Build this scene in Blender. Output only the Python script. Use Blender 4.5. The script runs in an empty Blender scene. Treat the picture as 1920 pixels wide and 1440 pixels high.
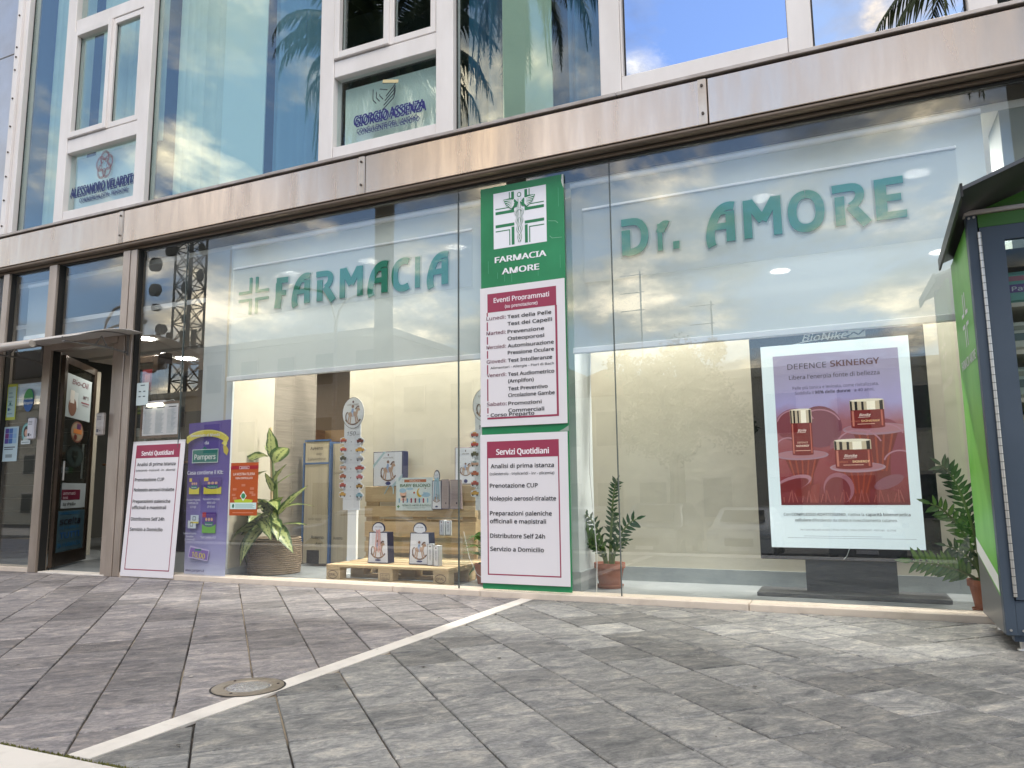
import bpy, bmesh, math, random, os
from mathutils import Vector, Matrix, noise as mnoise
rnd = random.Random(7)
SC = bpy.context.scene
COL = SC.collection
RAD = math.radians

# ------------------------------------------------------------------ camera
FPX, YAW, PITCH, ROLL, DIST, HC = 1410.12, 0.422055, 0.137096, -0.011432, 5.1, 0.79
cam_d = bpy.data.cameras.new('camera')
cam = bpy.data.objects.new('camera', cam_d); COL.objects.link(cam)
cam_d.sensor_fit = 'HORIZONTAL'; cam_d.sensor_width = 36.0; cam_d.lens = 36.0*FPX/1920.0
cam_d.clip_start = .05; cam_d.clip_end = 2000
_f = Vector((-math.sin(YAW), math.cos(YAW), 0)); _r = Vector((math.cos(YAW), math.sin(YAW), 0)); _u = Vector((0, 0, 1))
_w = _f*math.cos(PITCH)+_u*math.sin(PITCH); _u2 = -_f*math.sin(PITCH)+_u*math.cos(PITCH)
_r3 = _r*math.cos(ROLL)+_u2*math.sin(ROLL); _u3 = -_r*math.sin(ROLL)+_u2*math.cos(ROLL)
_m = Matrix((_r3, _u3, -_w)).transposed().to_4x4(); _m.translation = (0, -DIST, HC)
cam.matrix_world = _m
SC.camera = cam

# ------------------------------------------------------------------ sky, sun, exposure
SUN_EL, SUN_AZ = RAD(56), RAD(148)        # azimuth measured clockwise from +Y
wd = bpy.data.worlds.new('World'); SC.world = wd; wd.use_nodes = True
nt = wd.node_tree; nt.nodes.clear(); N = nt.nodes.new; Lk = nt.links.new
out = N('ShaderNodeOutputWorld')
sky = N('ShaderNodeTexSky'); sky.sky_type = 'NISHITA'; sky.sun_disc = False
sky.sun_elevation = SUN_EL; sky.sun_rotation = SUN_AZ; sky.air_density = 1.0; sky.dust_density = .25
bg1 = N('ShaderNodeBackground'); bg1.inputs[1].default_value = .13
Lk(sky.outputs[0], bg1.inputs[0])
tc = N('ShaderNodeTexCoord'); sep = N('ShaderNodeSeparateXYZ'); Lk(tc.outputs['Generated'], sep.inputs[0])
def mth(op, a, b=None, c=None, cl=False):
    n = N('ShaderNodeMath'); n.operation = op; n.use_clamp = cl
    for i, v in enumerate((a, b, c)):
        if v is None: continue
        if isinstance(v, (int, float)): n.inputs[i].default_value = v
        else: Lk(v, n.inputs[i])
    return n.outputs[0]
zz = mth('ADD', mth('MAXIMUM', sep.outputs[2], 0.0), .22)
cmb = N('ShaderNodeCombineXYZ'); Lk(mth('DIVIDE', sep.outputs[0], zz), cmb.inputs[0]); Lk(mth('DIVIDE', sep.outputs[1], zz), cmb.inputs[1])
def cloudnoise(scale, det, rough, off, dist=0.):
    n = N('ShaderNodeTexNoise'); n.inputs['Scale'].default_value = scale; n.inputs['Detail'].default_value = det
    n.inputs['Roughness'].default_value = rough; n.inputs['Distortion'].default_value = dist
    mp = N('ShaderNodeMapping'); mp.inputs['Location'].default_value = off; Lk(cmb.outputs[0], mp.inputs[0]); Lk(mp.outputs[0], n.inputs['Vector'])
    return n.outputs[0]
def ramp(src, stops):
    r = N('ShaderNodeValToRGB'); Lk(src, r.inputs[0]); e = r.color_ramp.elements
    while len(e) < len(stops): e.new(.5)
    for i, (p, c) in enumerate(stops): e[i].position = p; e[i].color = tuple(c)+(1,)
    return r.outputs[0]
n1 = cloudnoise(1.5, 8, .6, (.6, 8.3, 0), .25)
mask = ramp(n1, [(.46, (0, 0, 0)), (.56, (1, 1, 1))])
n2 = cloudnoise(2.3, 8, .62, (.78, 10.8, 0), .1)
ccol = ramp(n2, [(.36, (.16, .19, .24)), (.47, (.34, .36, .385)), (.545, (.95, .83, .63)), (.64, (2.6, 2.15, 1.5))])
bg2 = N('ShaderNodeBackground'); Lk(ccol, bg2.inputs[0]); bg2.inputs[1].default_value = 1.15
mx = N('ShaderNodeMixShader'); Lk(mask, mx.inputs[0]); Lk(bg1.outputs[0], mx.inputs[1]); Lk(bg2.outputs[0], mx.inputs[2])
Lk(mx.outputs[0], out.inputs[0])

sd = bpy.data.lights.new('sun', 'SUN'); sd.energy = 1.15; sd.angle = RAD(28); sd.color = (1, .93, .84)
sun = bpy.data.objects.new('sun', sd); COL.objects.link(sun)
_sv = Vector((math.sin(SUN_AZ)*math.cos(SUN_EL), math.cos(SUN_AZ)*math.cos(SUN_EL), math.sin(SUN_EL)))
sun.rotation_euler = (-_sv).to_track_quat('-Z', 'Y').to_euler(); sun.location = (0, -20, 30)
SC.view_settings.view_transform = 'Standard'; SC.view_settings.look = 'None'
SC.view_settings.gamma = 1; SC.view_settings.use_curve_mapping = False; SC.view_settings.exposure = 0.90
SC.render.engine = 'CYCLES'
cy = SC.cycles; cy.max_bounces = 8; cy.diffuse_bounces = 3; cy.glossy_bounces = 4; cy.transmission_bounces = 6
cy.transparent_max_bounces = 16; cy.caustics_reflective = False; cy.caustics_refractive = False
cy.sample_clamp_indirect = 4; cy.use_denoising = True

# ------------------------------------------------------------------ helpers
def lin(h):
    h = h.lstrip('#'); v = [int(h[i:i+2], 16)/255 for i in (0, 2, 4)]
    return tuple(x/12.92 if x <= .04045 else ((x+.055)/1.055)**2.4 for x in v)
MATS = {}
def mat(name, col, rough=.5, metal=0., col2=None, nscale=6., stretch=(1, 1, 1), bump=0., bscale=None, spec=.5, detail=5, emit=None, emstr=0., rnd_amt=0., nlo=.35, nhi=.65, rvar=0.):
    if name in MATS: return MATS[name]
    m = bpy.data.materials.new(name); m.use_nodes = True; t = m.node_tree; b = t.nodes['Principled BSDF']
    if isinstance(col, str): col = lin(col)
    if isinstance(col2, str): col2 = lin(col2)
    b.inputs['Base Color'].default_value = (*col, 1); b.inputs['Roughness'].default_value = rough
    b.inputs['Metallic'].default_value = metal; b.inputs['Specular IOR Level'].default_value = spec
    if emit: b.inputs['Emission Color'].default_value = (*(lin(emit) if isinstance(emit, str) else emit), 1); b.inputs['Emission Strength'].default_value = emstr
    g = t.nodes.new('ShaderNodeNewGeometry'); mp = t.nodes.new('ShaderNodeMapping'); mp.inputs['Scale'].default_value = stretch
    t.links.new(g.outputs['Position'], mp.inputs[0])
    src = None
    if col2 or rvar:
        n = t.nodes.new('ShaderNodeTexNoise'); n.inputs['Scale'].default_value = nscale; n.inputs['Detail'].default_value = detail; n.inputs['Roughness'].default_value = .6
        t.links.new(mp.outputs[0], n.inputs['Vector'])
        mr = t.nodes.new('ShaderNodeMapRange'); mr.inputs[1].default_value = nlo; mr.inputs[2].default_value = nhi; t.links.new(n.outputs[0], mr.inputs[0])
        if col2:
            mi = t.nodes.new('ShaderNodeMix'); mi.data_type = 'RGBA'; mi.inputs[6].default_value = (*col, 1); mi.inputs[7].default_value = (*col2, 1)
            t.links.new(mr.outputs[0], mi.inputs[0]); src = mi.outputs[2]
        if rvar:
            m2 = t.nodes.new('ShaderNodeMapRange'); m2.inputs[3].default_value = rough-rvar; m2.inputs[4].default_value = rough+rvar
            t.links.new(mr.outputs[0], m2.inputs[0]); t.links.new(m2.outputs[0], b.inputs['Roughness'])
    if rnd_amt:
        oi = t.nodes.new('ShaderNodeObjectInfo'); mr2 = t.nodes.new('ShaderNodeMapRange'); mr2.inputs[3].default_value = 1-rnd_amt; mr2.inputs[4].default_value = 1+rnd_amt
        t.links.new(oi.outputs['Random'], mr2.inputs[0])
        hs = t.nodes.new('ShaderNodeHueSaturation'); hs.inputs['Color'].default_value = (*col, 1)
        if src: t.links.new(src, hs.inputs['Color'])
        t.links.new(mr2.outputs[0], hs.inputs['Value']); src = hs.outputs[0]
    if src: t.links.new(src, b.inputs['Base Color'])
    if bump:
        n = t.nodes.new('ShaderNodeTexNoise'); n.inputs['Scale'].default_value = bscale or nscale*3; n.inputs['Detail'].default_value = 4
        t.links.new(mp.outputs[0], n.inputs['Vector'])
        bp_ = t.nodes.new('ShaderNodeBump'); bp_.inputs['Strength'].default_value = bump; bp_.inputs['Distance'].default_value = .02
        t.links.new(n.outputs[0], bp_.inputs['Height']); t.links.new(bp_.outputs[0], b.inputs['Normal'])
    MATS[name] = m; return m
def glass(name, tint, gcol, fac, fres=.6, wob=.02, wscale=1.2):
    m = bpy.data.materials.new(name); m.use_nodes = True; t = m.node_tree; t.nodes.clear(); n = t.nodes.new; l = t.links.new
    o = n('ShaderNodeOutputMaterial'); tr = n('ShaderNodeBsdfTransparent'); gl = n('ShaderNodeBsdfGlossy'); mi = n('ShaderNodeMixShader')
    tr.inputs[0].default_value = (*tint, 1); gl.inputs[0].default_value = (*gcol, 1); gl.inputs['Roughness'].default_value = 0.0
    ge = n('ShaderNodeNewGeometry'); dt = n('ShaderNodeVectorMath'); dt.operation = 'DOT_PRODUCT'; l(ge.outputs['Normal'], dt.inputs[0]); l(ge.outputs['Incoming'], dt.inputs[1])
    ab = n('ShaderNodeMath'); ab.operation = 'ABSOLUTE'; l(dt.outputs['Value'], ab.inputs[0]); sb = n('ShaderNodeMath'); sb.operation = 'SUBTRACT'; sb.inputs[0].default_value = 1; l(ab.outputs[0], sb.inputs[1])
    pw = n('ShaderNodeMath'); pw.operation = 'POWER'; l(sb.outputs[0], pw.inputs[0]); pw.inputs[1].default_value = 3.0
    ma = n('ShaderNodeMath'); ma.operation = 'MULTIPLY_ADD'; ma.use_clamp = True; l(pw.outputs[0], ma.inputs[0]); ma.inputs[1].default_value = fres; ma.inputs[2].default_value = fac
    if wob:
        g = n('ShaderNodeNewGeometry'); tx = n('ShaderNodeTexNoise'); tx.inputs['Scale'].default_value = wscale; tx.inputs['Detail'].default_value = 1
        l(g.outputs['Position'], tx.inputs['Vector']); bu = n('ShaderNodeBump'); bu.inputs['Strength'].default_value = wob; bu.inputs['Distance'].default_value = .05
        l(tx.outputs[0], bu.inputs['Height']); l(bu.outputs[0], gl.inputs['Normal'])
    l(ma.outputs[0], mi.inputs[0]); l(tr.outputs[0], mi.inputs[1]); l(gl.outputs[0], mi.inputs[2]); l(mi.outputs[0], o.inputs[0])
    MATS[name] = m; return m

class MB:
    """collects shapes, builds ONE mesh object"""
    def __init__(s): s.v = []; s.f = []; s.c = []; s.smooth = False
    def face(s, pts, c=None):
        i = len(s.v); s.v += [Vector(p) for p in pts]; s.f.append(tuple(range(i, i+len(pts)))); s.c.append(c)
    def box(s, x0, x1, y0, y1, z0, z1, M=None, c=None, bev=0.):
        if bev:
            bm = bmesh.new(); bmesh.ops.create_cube(bm, size=1)
            for v in bm.verts: v.co = Vector(((x0+x1)/2+v.co.x*(x1-x0), (y0+y1)/2+v.co.y*(y1-y0), (z0+z1)/2+v.co.z*(z1-z0)))
            bmesh.ops.bevel(bm, geom=bm.edges[:], offset=bev, segments=1, affect='EDGES')
            i = len(s.v); bm.verts.index_update()
            for v in bm.verts: s.v.append(M @ v.co if M else v.co.copy())
            for f in bm.faces: s.f.append(tuple(i+v.index for v in f.verts)); s.c.append(c)
            bm.free(); return s
        p = [Vector(q) for q in ((x0, y0, z0), (x1, y0, z0), (x1, y1, z0), (x0, y1, z0), (x0, y0, z1), (x1, y0, z1), (x1, y1, z1), (x0, y1, z1))]
        if M: p = [M @ q for q in p]
        i = len(s.v); s.v += p
        for f in ((0, 3, 2, 1), (4, 5, 6, 7), (0, 1, 5, 4), (1, 2, 6, 5), (2, 3, 7, 6), (3, 0, 4, 7)): s.f.append(tuple(i+k for k in f)); s.c.append(c)
        return s
    def tube(s, pts, r, n=8, cap=True, c=None):
        pts = [Vector(p) for p in pts]; rr = r if isinstance(r, (list, tuple)) else [r]*len(pts); i0 = len(s.v)
        for k, p in enumerate(pts):
            d = (pts[min(k+1, len(pts)-1)]-pts[max(k-1, 0)]).normalized()
            a = d.orthogonal().normalized() if abs(d.z) > .9 else d.cross(Vector((0, 0, 1))).normalized()
            if abs(d.z) > .9: a = (Vector((1, 0, 0))-d*d.x).normalized()
            b = d.cross(a)
            for j in range(n):
                t = 2*math.pi*j/n; s.v.append(p+(a*math.cos(t)+b*math.sin(t))*rr[k])
        for k in range(len(pts)-1):
            for j in range(n):
                a = i0+k*n+j; b = i0+k*n+(j+1) % n; s.f.append((a, b, b+n, a+n)); s.c.append(c)
        if cap:
            s.f.append(tuple(i0+j for j in range(n))[::-1]); s.c.append(c); s.f.append(tuple(i0+(len(pts)-1)*n+j for j in range(n))); s.c.append(c)
        return s
    def lathe(s, prof, cx=0, cy=0, n=24, c=None):
        i0 = len(s.v)
        for r, z in prof:
            for j in range(n):
                t = 2*math.pi*j/n; s.v.append(Vector((cx+r*math.cos(t), cy+r*math.sin(t), z)))
        for k in range(len(prof)-1):
            for j in range(n):
                a = i0+k*n+j; b = i0+k*n+(j+1) % n; s.f.append((a, b, b+n, a+n)); s.c.append(c)
        return s
    def prism(s, poly, o, u, v, n, d, c=None):
        """poly 2D in frame o,u,v, extruded by d along n"""
        o, u, v, n = Vector(o), Vector(u), Vector(v), Vector(n); i = len(s.v); k = len(poly)
        for q in (0, d):
            for a, b in poly: s.v.append(o+u*a+v*b+n*q)
        s.f.append(tuple(range(i, i+k))[::-1]); s.c.append(c); s.f.append(tuple(range(i+k, i+2*k))); s.c.append(c)
        for j in range(k):
            a = i+j; b = i+(j+1) % k; s.f.append((a, b, b+k, a+k)); s.c.append(c)
        return s
    def mesh(s, name, m, off=Vector((0, 0, 0))):
        me = bpy.data.meshes.new(name); me.from_pydata([tuple(v-off) for v in s.v], [], s.f)
        if any(c is not None for c in s.c):
            at = me.color_attributes.new('Col', 'FLOAT_COLOR', 'CORNER'); vals = []
            for p, c in zip(me.polygons, s.c):
                vals += list((*(c or (1, 1, 1)), 1))*p.loop_total
            at.data.foreach_set('color', vals)
        if m: me.materials.append(m)
        if s.smooth: me.polygons.foreach_set('use_smooth', [True]*len(me.polygons))
        me.update(); return me
    def build(s, name, m, parent=None, local=False, kind=None, label=None, cat=None, group=None, smooth=None):
        if smooth is not None: s.smooth = smooth
        off = Vector((0, 0, 0))
        if parent and not local:
            p = parent
            while p: off += p.location; p = p.parent
        o = bpy.data.objects.new(name, s.mesh(name, m, off)); COL.objects.link(o); o.parent = parent
        tag(o, label, cat, group, kind); return o
def tag(o, label=None, cat=None, group=None, kind=None):
    if label: o['label'] = label
    if cat: o['category'] = cat
    if group: o['group'] = group
    if kind: o['kind'] = kind
    return o
def thing(name, label, cat, loc=(0, 0, 0), group=None, rot=None):
    o = bpy.data.objects.new(name, None); COL.objects.link(o); o.location = loc; o.empty_display_size = .05
    if rot: o.rotation_euler = rot
    return tag(o, label, cat, group)
def copy_tree(o, parent=None):
    c = o.copy(); COL.objects.link(c); c.parent = parent
    for ch in list(o.children): copy_tree(ch, c)
    return c
def smooth_edges(o, ang=35):
    me = o.data; me.polygons.foreach_set('use_smooth', [True]*len(me.polygons))
    try: me.set_sharp_from_angle(angle=RAD(ang))
    except Exception: pass
    return o

# text ------------------------------------------------------------
FONT = None
try:
    FONT = bpy.data.fonts.load(os.path.join(bpy.utils.system_resource('DATAFILES'), 'fonts', 'NotoSansHebrew-Regular.woff2'))
except Exception:
    FONT = None
TXT = {}
def text_polys(s, bold=0.):
    key = (s, bold)
    if key in TXT: return TXT[key]
    cu = bpy.data.curves.new('t', 'FONT'); cu.body = s; cu.size = 1; cu.resolution_u = 2; cu.offset = bold; cu.fill_mode = 'FRONT'
    if FONT: cu.font = FONT
    ob = bpy.data.objects.new('t', cu); dg = bpy.context.evaluated_depsgraph_get()
    me = bpy.data.meshes.new_from_object(ob)
    vs = [(v.co.x, v.co.y) for v in me.vertices]; fs = [tuple(p.vertices) for p in me.polygons]
    bpy.data.objects.remove(ob); bpy.data.meshes.remove(me); bpy.data.curves.remove(cu)
    if vs: x0 = min(v[0] for v in vs); x1 = max(v[0] for v in vs)
    else: x0, x1 = 0, 1
    TXT[key] = (vs, fs, x0, x1); return TXT[key]
class Print:
    """flat print in the frame o,u,v, n pointing at the viewer; one mesh with a colour per shape"""
    def __init__(s, o, u=(1, 0, 0), v=(0, 0, 1), n=(0, -1, 0)):
        s.o, s.u, s.v, s.n = Vector(o), Vector(u), Vector(v), Vector(n); s.art = MB(); s.txt = MB(); s.L = 0
    def pt(s, x, y, l): return s.o+s.u*x+s.v*y+s.n*(.0006+.00055*l)
    clip = None
    def poly(s, pts, col, l=0, to=None):
        if s.clip:
            x0, x1, y0, y1 = s.clip
            pts = clip(clip(clip(clip(list(pts), 1, 0, x1), -1, 0, -x0), 0, 1, y1), 0, -1, -y0)
            if area(pts) < 1e-7: return
        (to or s.art).face([s.pt(x, y, l) for x, y in pts], lin(col) if isinstance(col, str) else col)
    def rect(s, x0, x1, y0, y1, col, l=0): s.poly([(x0, y0), (x1, y0), (x1, y1), (x0, y1)], col, l)
    def frame(s, x0, x1, y0, y1, w, col, l=0):
        s.rect(x0, x1, y0, y0+w, col, l); s.rect(x0, x1, y1-w, y1, col, l); s.rect(x0, x0+w, y0+w, y1-w, col, l); s.rect(x1-w, x1, y0+w, y1-w, col, l)
    def ell(s, cx, cy, rx, ry, col, l=0, n=20, a0=0, a1=2*math.pi, rot=0):
        p = []
        for k in range(n):
            t = a0+(a1-a0)*k/(n if a1-a0 > 6.28 else n-1); x, y = rx*math.cos(t), ry*math.sin(t)
            p.append((cx+x*math.cos(rot)-y*math.sin(rot), cy+x*math.sin(rot)+y*math.cos(rot)))
        s.poly(p, col, l)
    def line(s, pts, w, col, l=0):
        for (a, b), (c, d) in zip(pts, pts[1:]):
            L = math.hypot(c-a, d-b) or 1e-6; nx, ny = -(d-b)/L*w/2, (c-a)/L*w/2
            s.poly([(a-nx, b-ny), (c-nx, d-ny), (c+nx, d+ny), (a+nx, b+ny)], col, l)
    def arc(s, cx, cy, rx, ry, a0, a1, w, col, l=0, n=14):
        s.line([(cx+rx*math.cos(a0+(a1-a0)*k/n), cy+ry*math.sin(a0+(a1-a0)*k/n)) for k in range(n+1)], w, col, l)
    def text(s, st, x, y, h, w=None, col='000000', l=3, bold=0., align='L', shear=0., rot=0.):
        bold += .004
        if bold > .013:
            e = (bold-.012)*h*1.4
            if align == 'L': x0_ = x
            for q, dx in enumerate((-e, e)): s.text(st, x+dx, y, h, w, col, l+.5+.5*q, .008, align, shear, rot)
            bold = .012
        vs, fs, x0, x1 = text_polys(st, bold)
        sy = h/.70; sx = (w/(x1-x0)) if w else sy
        if align == 'C': x = x-(x1-x0)*sx/2
        elif align == 'R': x = x-(x1-x0)*sx
        c = lin(col) if isinstance(col, str) else col
        i = len(s.txt.v)
        for a, b in vs:
            X = (a-x0)*sx+shear*b*sy; Y = b*sy
            s.txt.v.append(s.pt(x+X*math.cos(rot)-Y*math.sin(rot), y+X*math.sin(rot)+Y*math.cos(rot), l))
        for f in fs: s.txt.f.append(tuple(i+k for k in f)); s.txt.c.append(c)
    def build(s, parent, m=None, art='artwork', txt='lettering'):
        m = m or MATS['print']
        if s.art.f: s.art.build(art, m, parent)
        if s.txt.f: s.txt.build(txt, m, parent)
def print_mat(name, rough=.45, em=0.):
    m = bpy.data.materials.new(name); m.use_nodes = True; t = m.node_tree; b = t.nodes['Principled BSDF']; b.inputs['Roughness'].default_value = rough
    a = t.nodes.new('ShaderNodeVertexColor'); a.layer_name = 'Col'; t.links.new(a.outputs[0], b.inputs['Base Color'])
    if em: t.links.new(a.outputs[0], b.inputs['Emission Color']); b.inputs['Emission Strength'].default_value = em
    MATS[name] = m; return m
print_mat('print'); print_mat('screen_print', .3, .36)

# ------------------------------------------------------------------ materials
mat('band_metal', (.82, .68, .55), .25, .92, col2=(.58, .45, .35), nscale=2.0, stretch=(4, 1, .5), rvar=.07, nlo=.25, nhi=.85, detail=5)
mat('strip_metal', (.66, .58, .5), .38, .8, col2=(.5, .42, .35), nscale=5, rvar=.05)
mat('white_frame', (.84, .80, .79), .38, 0, col2=(.70, .655, .63), nscale=3, stretch=(1, 1, .35), nlo=.35, nhi=.8, spec=.6)
mat('sill_grey', (.52, .48, .45), .45, .3, col2=(.38, .33, .30), nscale=5, stretch=(1, 1, 3))
mat('jamb_metal', (.50, .42, .36), .36, .5, col2=(.36, .295, .245), nscale=3, stretch=(1, 1, .4), spec=.6)
mat('bronze', (.085, .06, .042), .3, .6, col2=(.05, .035, .025), nscale=6)
mat('black_gap', (.012, .011, .01), .6)
mat('cladding', (.60, .60, .62), .34, .8, col2=(.47, .46, .47), nscale=1.3, rvar=.06)
mat('screw', (.08, .06, .05), .5, .4)
mat('marble_trim', (.72, .62, .52), .45, 0, col2=(.55, .46, .38), nscale=7, detail=6, nlo=.5, nhi=.85)
mat('marble_white', (.80, .75, .68), .5, 0, col2=(.55, .51, .46), nscale=4.5, stretch=(1, 1, 1), detail=8, nlo=.48, nhi=.78)
mat('lip_brown', (.20, .155, .12), .4, .5)
mat('dark_soffit', (.16, .13, .11), .35, .7)
glass('shop_glass', (.98, .993, .987), (.96, .98, 1), .070, .7, 0)
glass('upper_glass', (.93, .985, .975), (.93, .96, .97), .11, .65, 0)
glass('blue_mirror_glass', (.12, .16, .22), (.72, .80, 1.0), .80, .4, .04)
glass('pale_mirror_glass', (.2, .2, .2), (.98, .93, .92), .82, .4, .04)
glass('door_glass', (.84, .88, .87), (.9, .95, 1), .02, .4, 0)
glass('acrylic', (.93, .96, .96), (1, 1, 1), .03, .6, 0)
mat('glass_edge', (.10, .12, .115), .3)
mat('plaster_beige', (.68, .63, .51), .85, 0, col2=(.61, .565, .46), nscale=1.6, detail=6, bump=.12, bscale=9)
mat('plaster_white', (.62, .66, .66), .8, 0, col2=(.54, .58, .58), nscale=2)
mat('ceiling_white', (.72, .72, .70), .9)
mat('wood_panel', (.235, .205, .165), .7, 0, col2=(.165, .142, .112), nscale=5, stretch=(.6, .6, 9), detail=7, nlo=.3, nhi=.7, bump=.15, bscale=8)
mat('shop_floor', (.30, .32, .33), .35, 0, col2=(.22, .24, .25), nscale=2.5, detail=6)
mat('grey_marble', (.40, .43, .43), .35, 0, col2=(.30, .33, .34), nscale=3, detail=7)
mat('dark_wall', (.10, .10, .09), .8)
mat('wood_brown', (.20, .10, .045), .5, 0, col2=(.12, .06, .03), nscale=4, stretch=(1, 1, 6))
mat('pine', (.55, .42, .25), .75, 0, col2=(.40, .28, .15), nscale=4, stretch=(.5, 5, 5), detail=7, nlo=.35, nhi=.75, bump=.1, rnd_amt=.14)
mat('light_disc', (1, 1, 1), .5, emit=(1.0, .95, .86), emstr=48)
mat('board_white', (.80, .77, .80), .4)
mat('green_vinyl', '1f7a4c', .38, col2='2c8f5e', nscale=1.5)
mat('asphalt', (.11, .11, .11), .9, 0, col2=(.08, .08, .08), nscale=20, bump=.2)
mat('concrete', (.42, .40, .37), .85, 0, col2=(.22, .21, .2), nscale=3)
mat('terracotta', (.36, .125, .065), .7, 0, col2=(.27, .09, .05), nscale=8)
mat('soil', (.05, .035, .025), .95)
mat('steel_blue', (.055, .078, .108), .42, .1, col2=(.07, .095, .13), nscale=2, spec=.5)
mat('kiosk_green', '58aa36', .4, col2='86c95a', nscale=2.4, stretch=(1, 1.6, .7), nlo=.3, nhi=.75)
mat('kiosk_dark_green', (.04, .16, .01), .4)
mat('hinge_steel', (.62, .6, .57), .35, .85)
mat('black_gloss', (.008, .009, .012), .08, 0, spec=.6)
mat('dark_grey_lam', (.05, .053, .058), .5)
mat('basket', (.34, .26, .175), .85, 0, col2=(.24, .175, .11), nscale=12, stretch=(1, 1, 6), bump=.3)
mat('stem_green', (.12, .17, .05), .6)
mat('bark', (.16, .13, .10), .9, 0, col2=(.09, .07, .055), nscale=4, stretch=(1, 1, 4), bump=.5)

# slate paving --------------------------------------------------------------
def slate(name='slate'):
    m = bpy.data.materials.new(name); m.use_nodes = True; t = m.node_tree; n = t.nodes.new; l = t.links.new; b = t.nodes['Principled BSDF']
    g = n('ShaderNodeNewGeometry'); oi = n('ShaderNodeObjectInfo')
    ad = n('ShaderNodeVectorMath'); ad.operation = 'MULTIPLY_ADD'; l(oi.outputs['Random'], ad.inputs[0]); ad.inputs[1].default_value = (37, 53, 0); l(g.outputs['Position'], ad.inputs[2])
    mp0 = n('ShaderNodeMapping'); mp0.inputs['Rotation'].default_value = (0, 0, RAD(-45)); l(ad.outputs[0], mp0.inputs[0]); mp = n('ShaderNodeMapping'); mp.inputs['Scale'].default_value = (1, 1.75, 1); l(mp0.outputs[0], mp.inputs[0])
    def no(sc, de, ro, di=0.):
        x = n('ShaderNodeTexNoise'); x.inputs['Scale'].default_value = sc; x.inputs['Detail'].default_value = de; x.inputs['Roughness'].default_value = ro; x.inputs['Distortion'].default_value = di
        l(mp.outputs[0], x.inputs['Vector']); return x.outputs[0]
    def rp(src, st):
        r = n('ShaderNodeValToRGB'); l(src, r.inputs[0]); e = r.color_ramp.elements
        while len(e) < len(st): e.new(.5)
        for i, (p, c) in enumerate(st): e[i].position = p; e[i].color = (*c, 1)
        return r.outputs[0]
    base = rp(no(7.5, 12, .74, .8), [(.31, (.085, .085, .09)), (.43, (.165, .162, .163)), (.54, (.255, .245, .235)), (.67, (.43, .39, .345))])
    hs = n('ShaderNodeHueSaturation'); l(base, hs.inputs['Color'])
    mr = n('ShaderNodeMapRange'); mr.inputs[3].default_value = .68; mr.inputs[4].default_value = 1.34; l(oi.outputs['Random'], mr.inputs[0]); l(mr.outputs[0], hs.inputs['Value'])
    # left of the white strip slightly mauve, right of it grey-green and lighter (two batches of stone)
    sx = n('ShaderNodeSeparateXYZ'); l(g.outputs['Position'], sx.inputs[0]); st = n('ShaderNodeMath'); st.operation = 'GREATER_THAN'; l(sx.outputs[0], st.inputs[0]); st.inputs[1].default_value = -2.19
    tn = n('ShaderNodeMix'); tn.data_type = 'RGBA'; tn.inputs[6].default_value = (.99, .945, .97, 1); tn.inputs[7].default_value = (1.03, 1.05, 1.03, 1); l(st.outputs[0], tn.inputs[0])
    mu = n('ShaderNodeMix'); mu.data_type = 'RGBA'; mu.blend_type = 'MULTIPLY'; mu.inputs[0].default_value = 1; l(hs.outputs[0], mu.inputs[6]); l(tn.outputs[2], mu.inputs[7])
    # thin pale flake edges
    vr = n('ShaderNodeTexVoronoi'); vr.feature = 'DISTANCE_TO_EDGE'; vr.inputs['Scale'].default_value = 5
    ds = n('ShaderNodeVectorMath'); ds.operation = 'ADD'; l(mp.outputs[0], ds.inputs[0])
    nn = n('ShaderNodeTexNoise'); nn.inputs['Scale'].default_value = 6; nn.inputs['Detail'].default_value = 4; l(mp.outputs[0], nn.inputs['Vector']); sc_ = n('ShaderNodeVectorMath'); sc_.operation = 'SCALE'; l(nn.outputs[1], sc_.inputs[0]); sc_.inputs['Scale'].default_value = .5
    l(sc_.outputs[0], ds.inputs[1]); l(ds.outputs[0], vr.inputs['Vector'])
    lnm = n('ShaderNodeMapRange'); lnm.inputs[1].default_value = 0; lnm.inputs[2].default_value = .02; lnm.inputs[3].default_value = 1; lnm.inputs[4].default_value = 0; l(vr.outputs[0], lnm.inputs[0])
    br = n('ShaderNodeMapRange'); br.inputs[1].default_value = .56; br.inputs[2].default_value = .64; l(no(3.0, 3, .5), br.inputs[0])
    mm = n('ShaderNodeMath'); mm.operation = 'MULTIPLY'; l(lnm.outputs[0], mm.inputs[0]); l(br.outputs[0], mm.inputs[1])
    m3 = n('ShaderNodeMath'); m3.operation = 'MULTIPLY'; l(mm.outputs[0], m3.inputs[0]); m3.inputs[1].default_value = .55
    fin = n('ShaderNodeMix'); fin.data_type = 'RGBA'; l(m3.outputs[0], fin.inputs[0]); l(mu.outputs[2], fin.inputs[6]); fin.inputs[7].default_value = (.50, .47, .42, 1)
    gr = n('ShaderNodeTexNoise'); gr.inputs['Scale'].default_value = 46; gr.inputs['Detail'].default_value = 6; gr.inputs['Roughness'].default_value = .75; l(mp.outputs[0], gr.inputs['Vector'])
    gm_ = n('ShaderNodeMapRange'); gm_.inputs[1].default_value = .3; gm_.inputs[2].default_value = .7; gm_.inputs[3].default_value = .62; gm_.inputs[4].default_value = 1.38; l(gr.outputs[0], gm_.inputs[0])
    h2 = n('ShaderNodeHueSaturation'); l(fin.outputs[2], h2.inputs['Color']); l(gm_.outputs[0], h2.inputs['Value'])
    l(h2.outputs[0], b.inputs['Base Color']); b.inputs['Roughness'].default_value = .55; b.inputs['Specular IOR Level'].default_value = .45
    bu = n('ShaderNodeBump'); bu.inputs['Strength'].default_value = .55; bu.inputs['Distance'].default_value = .012
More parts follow.
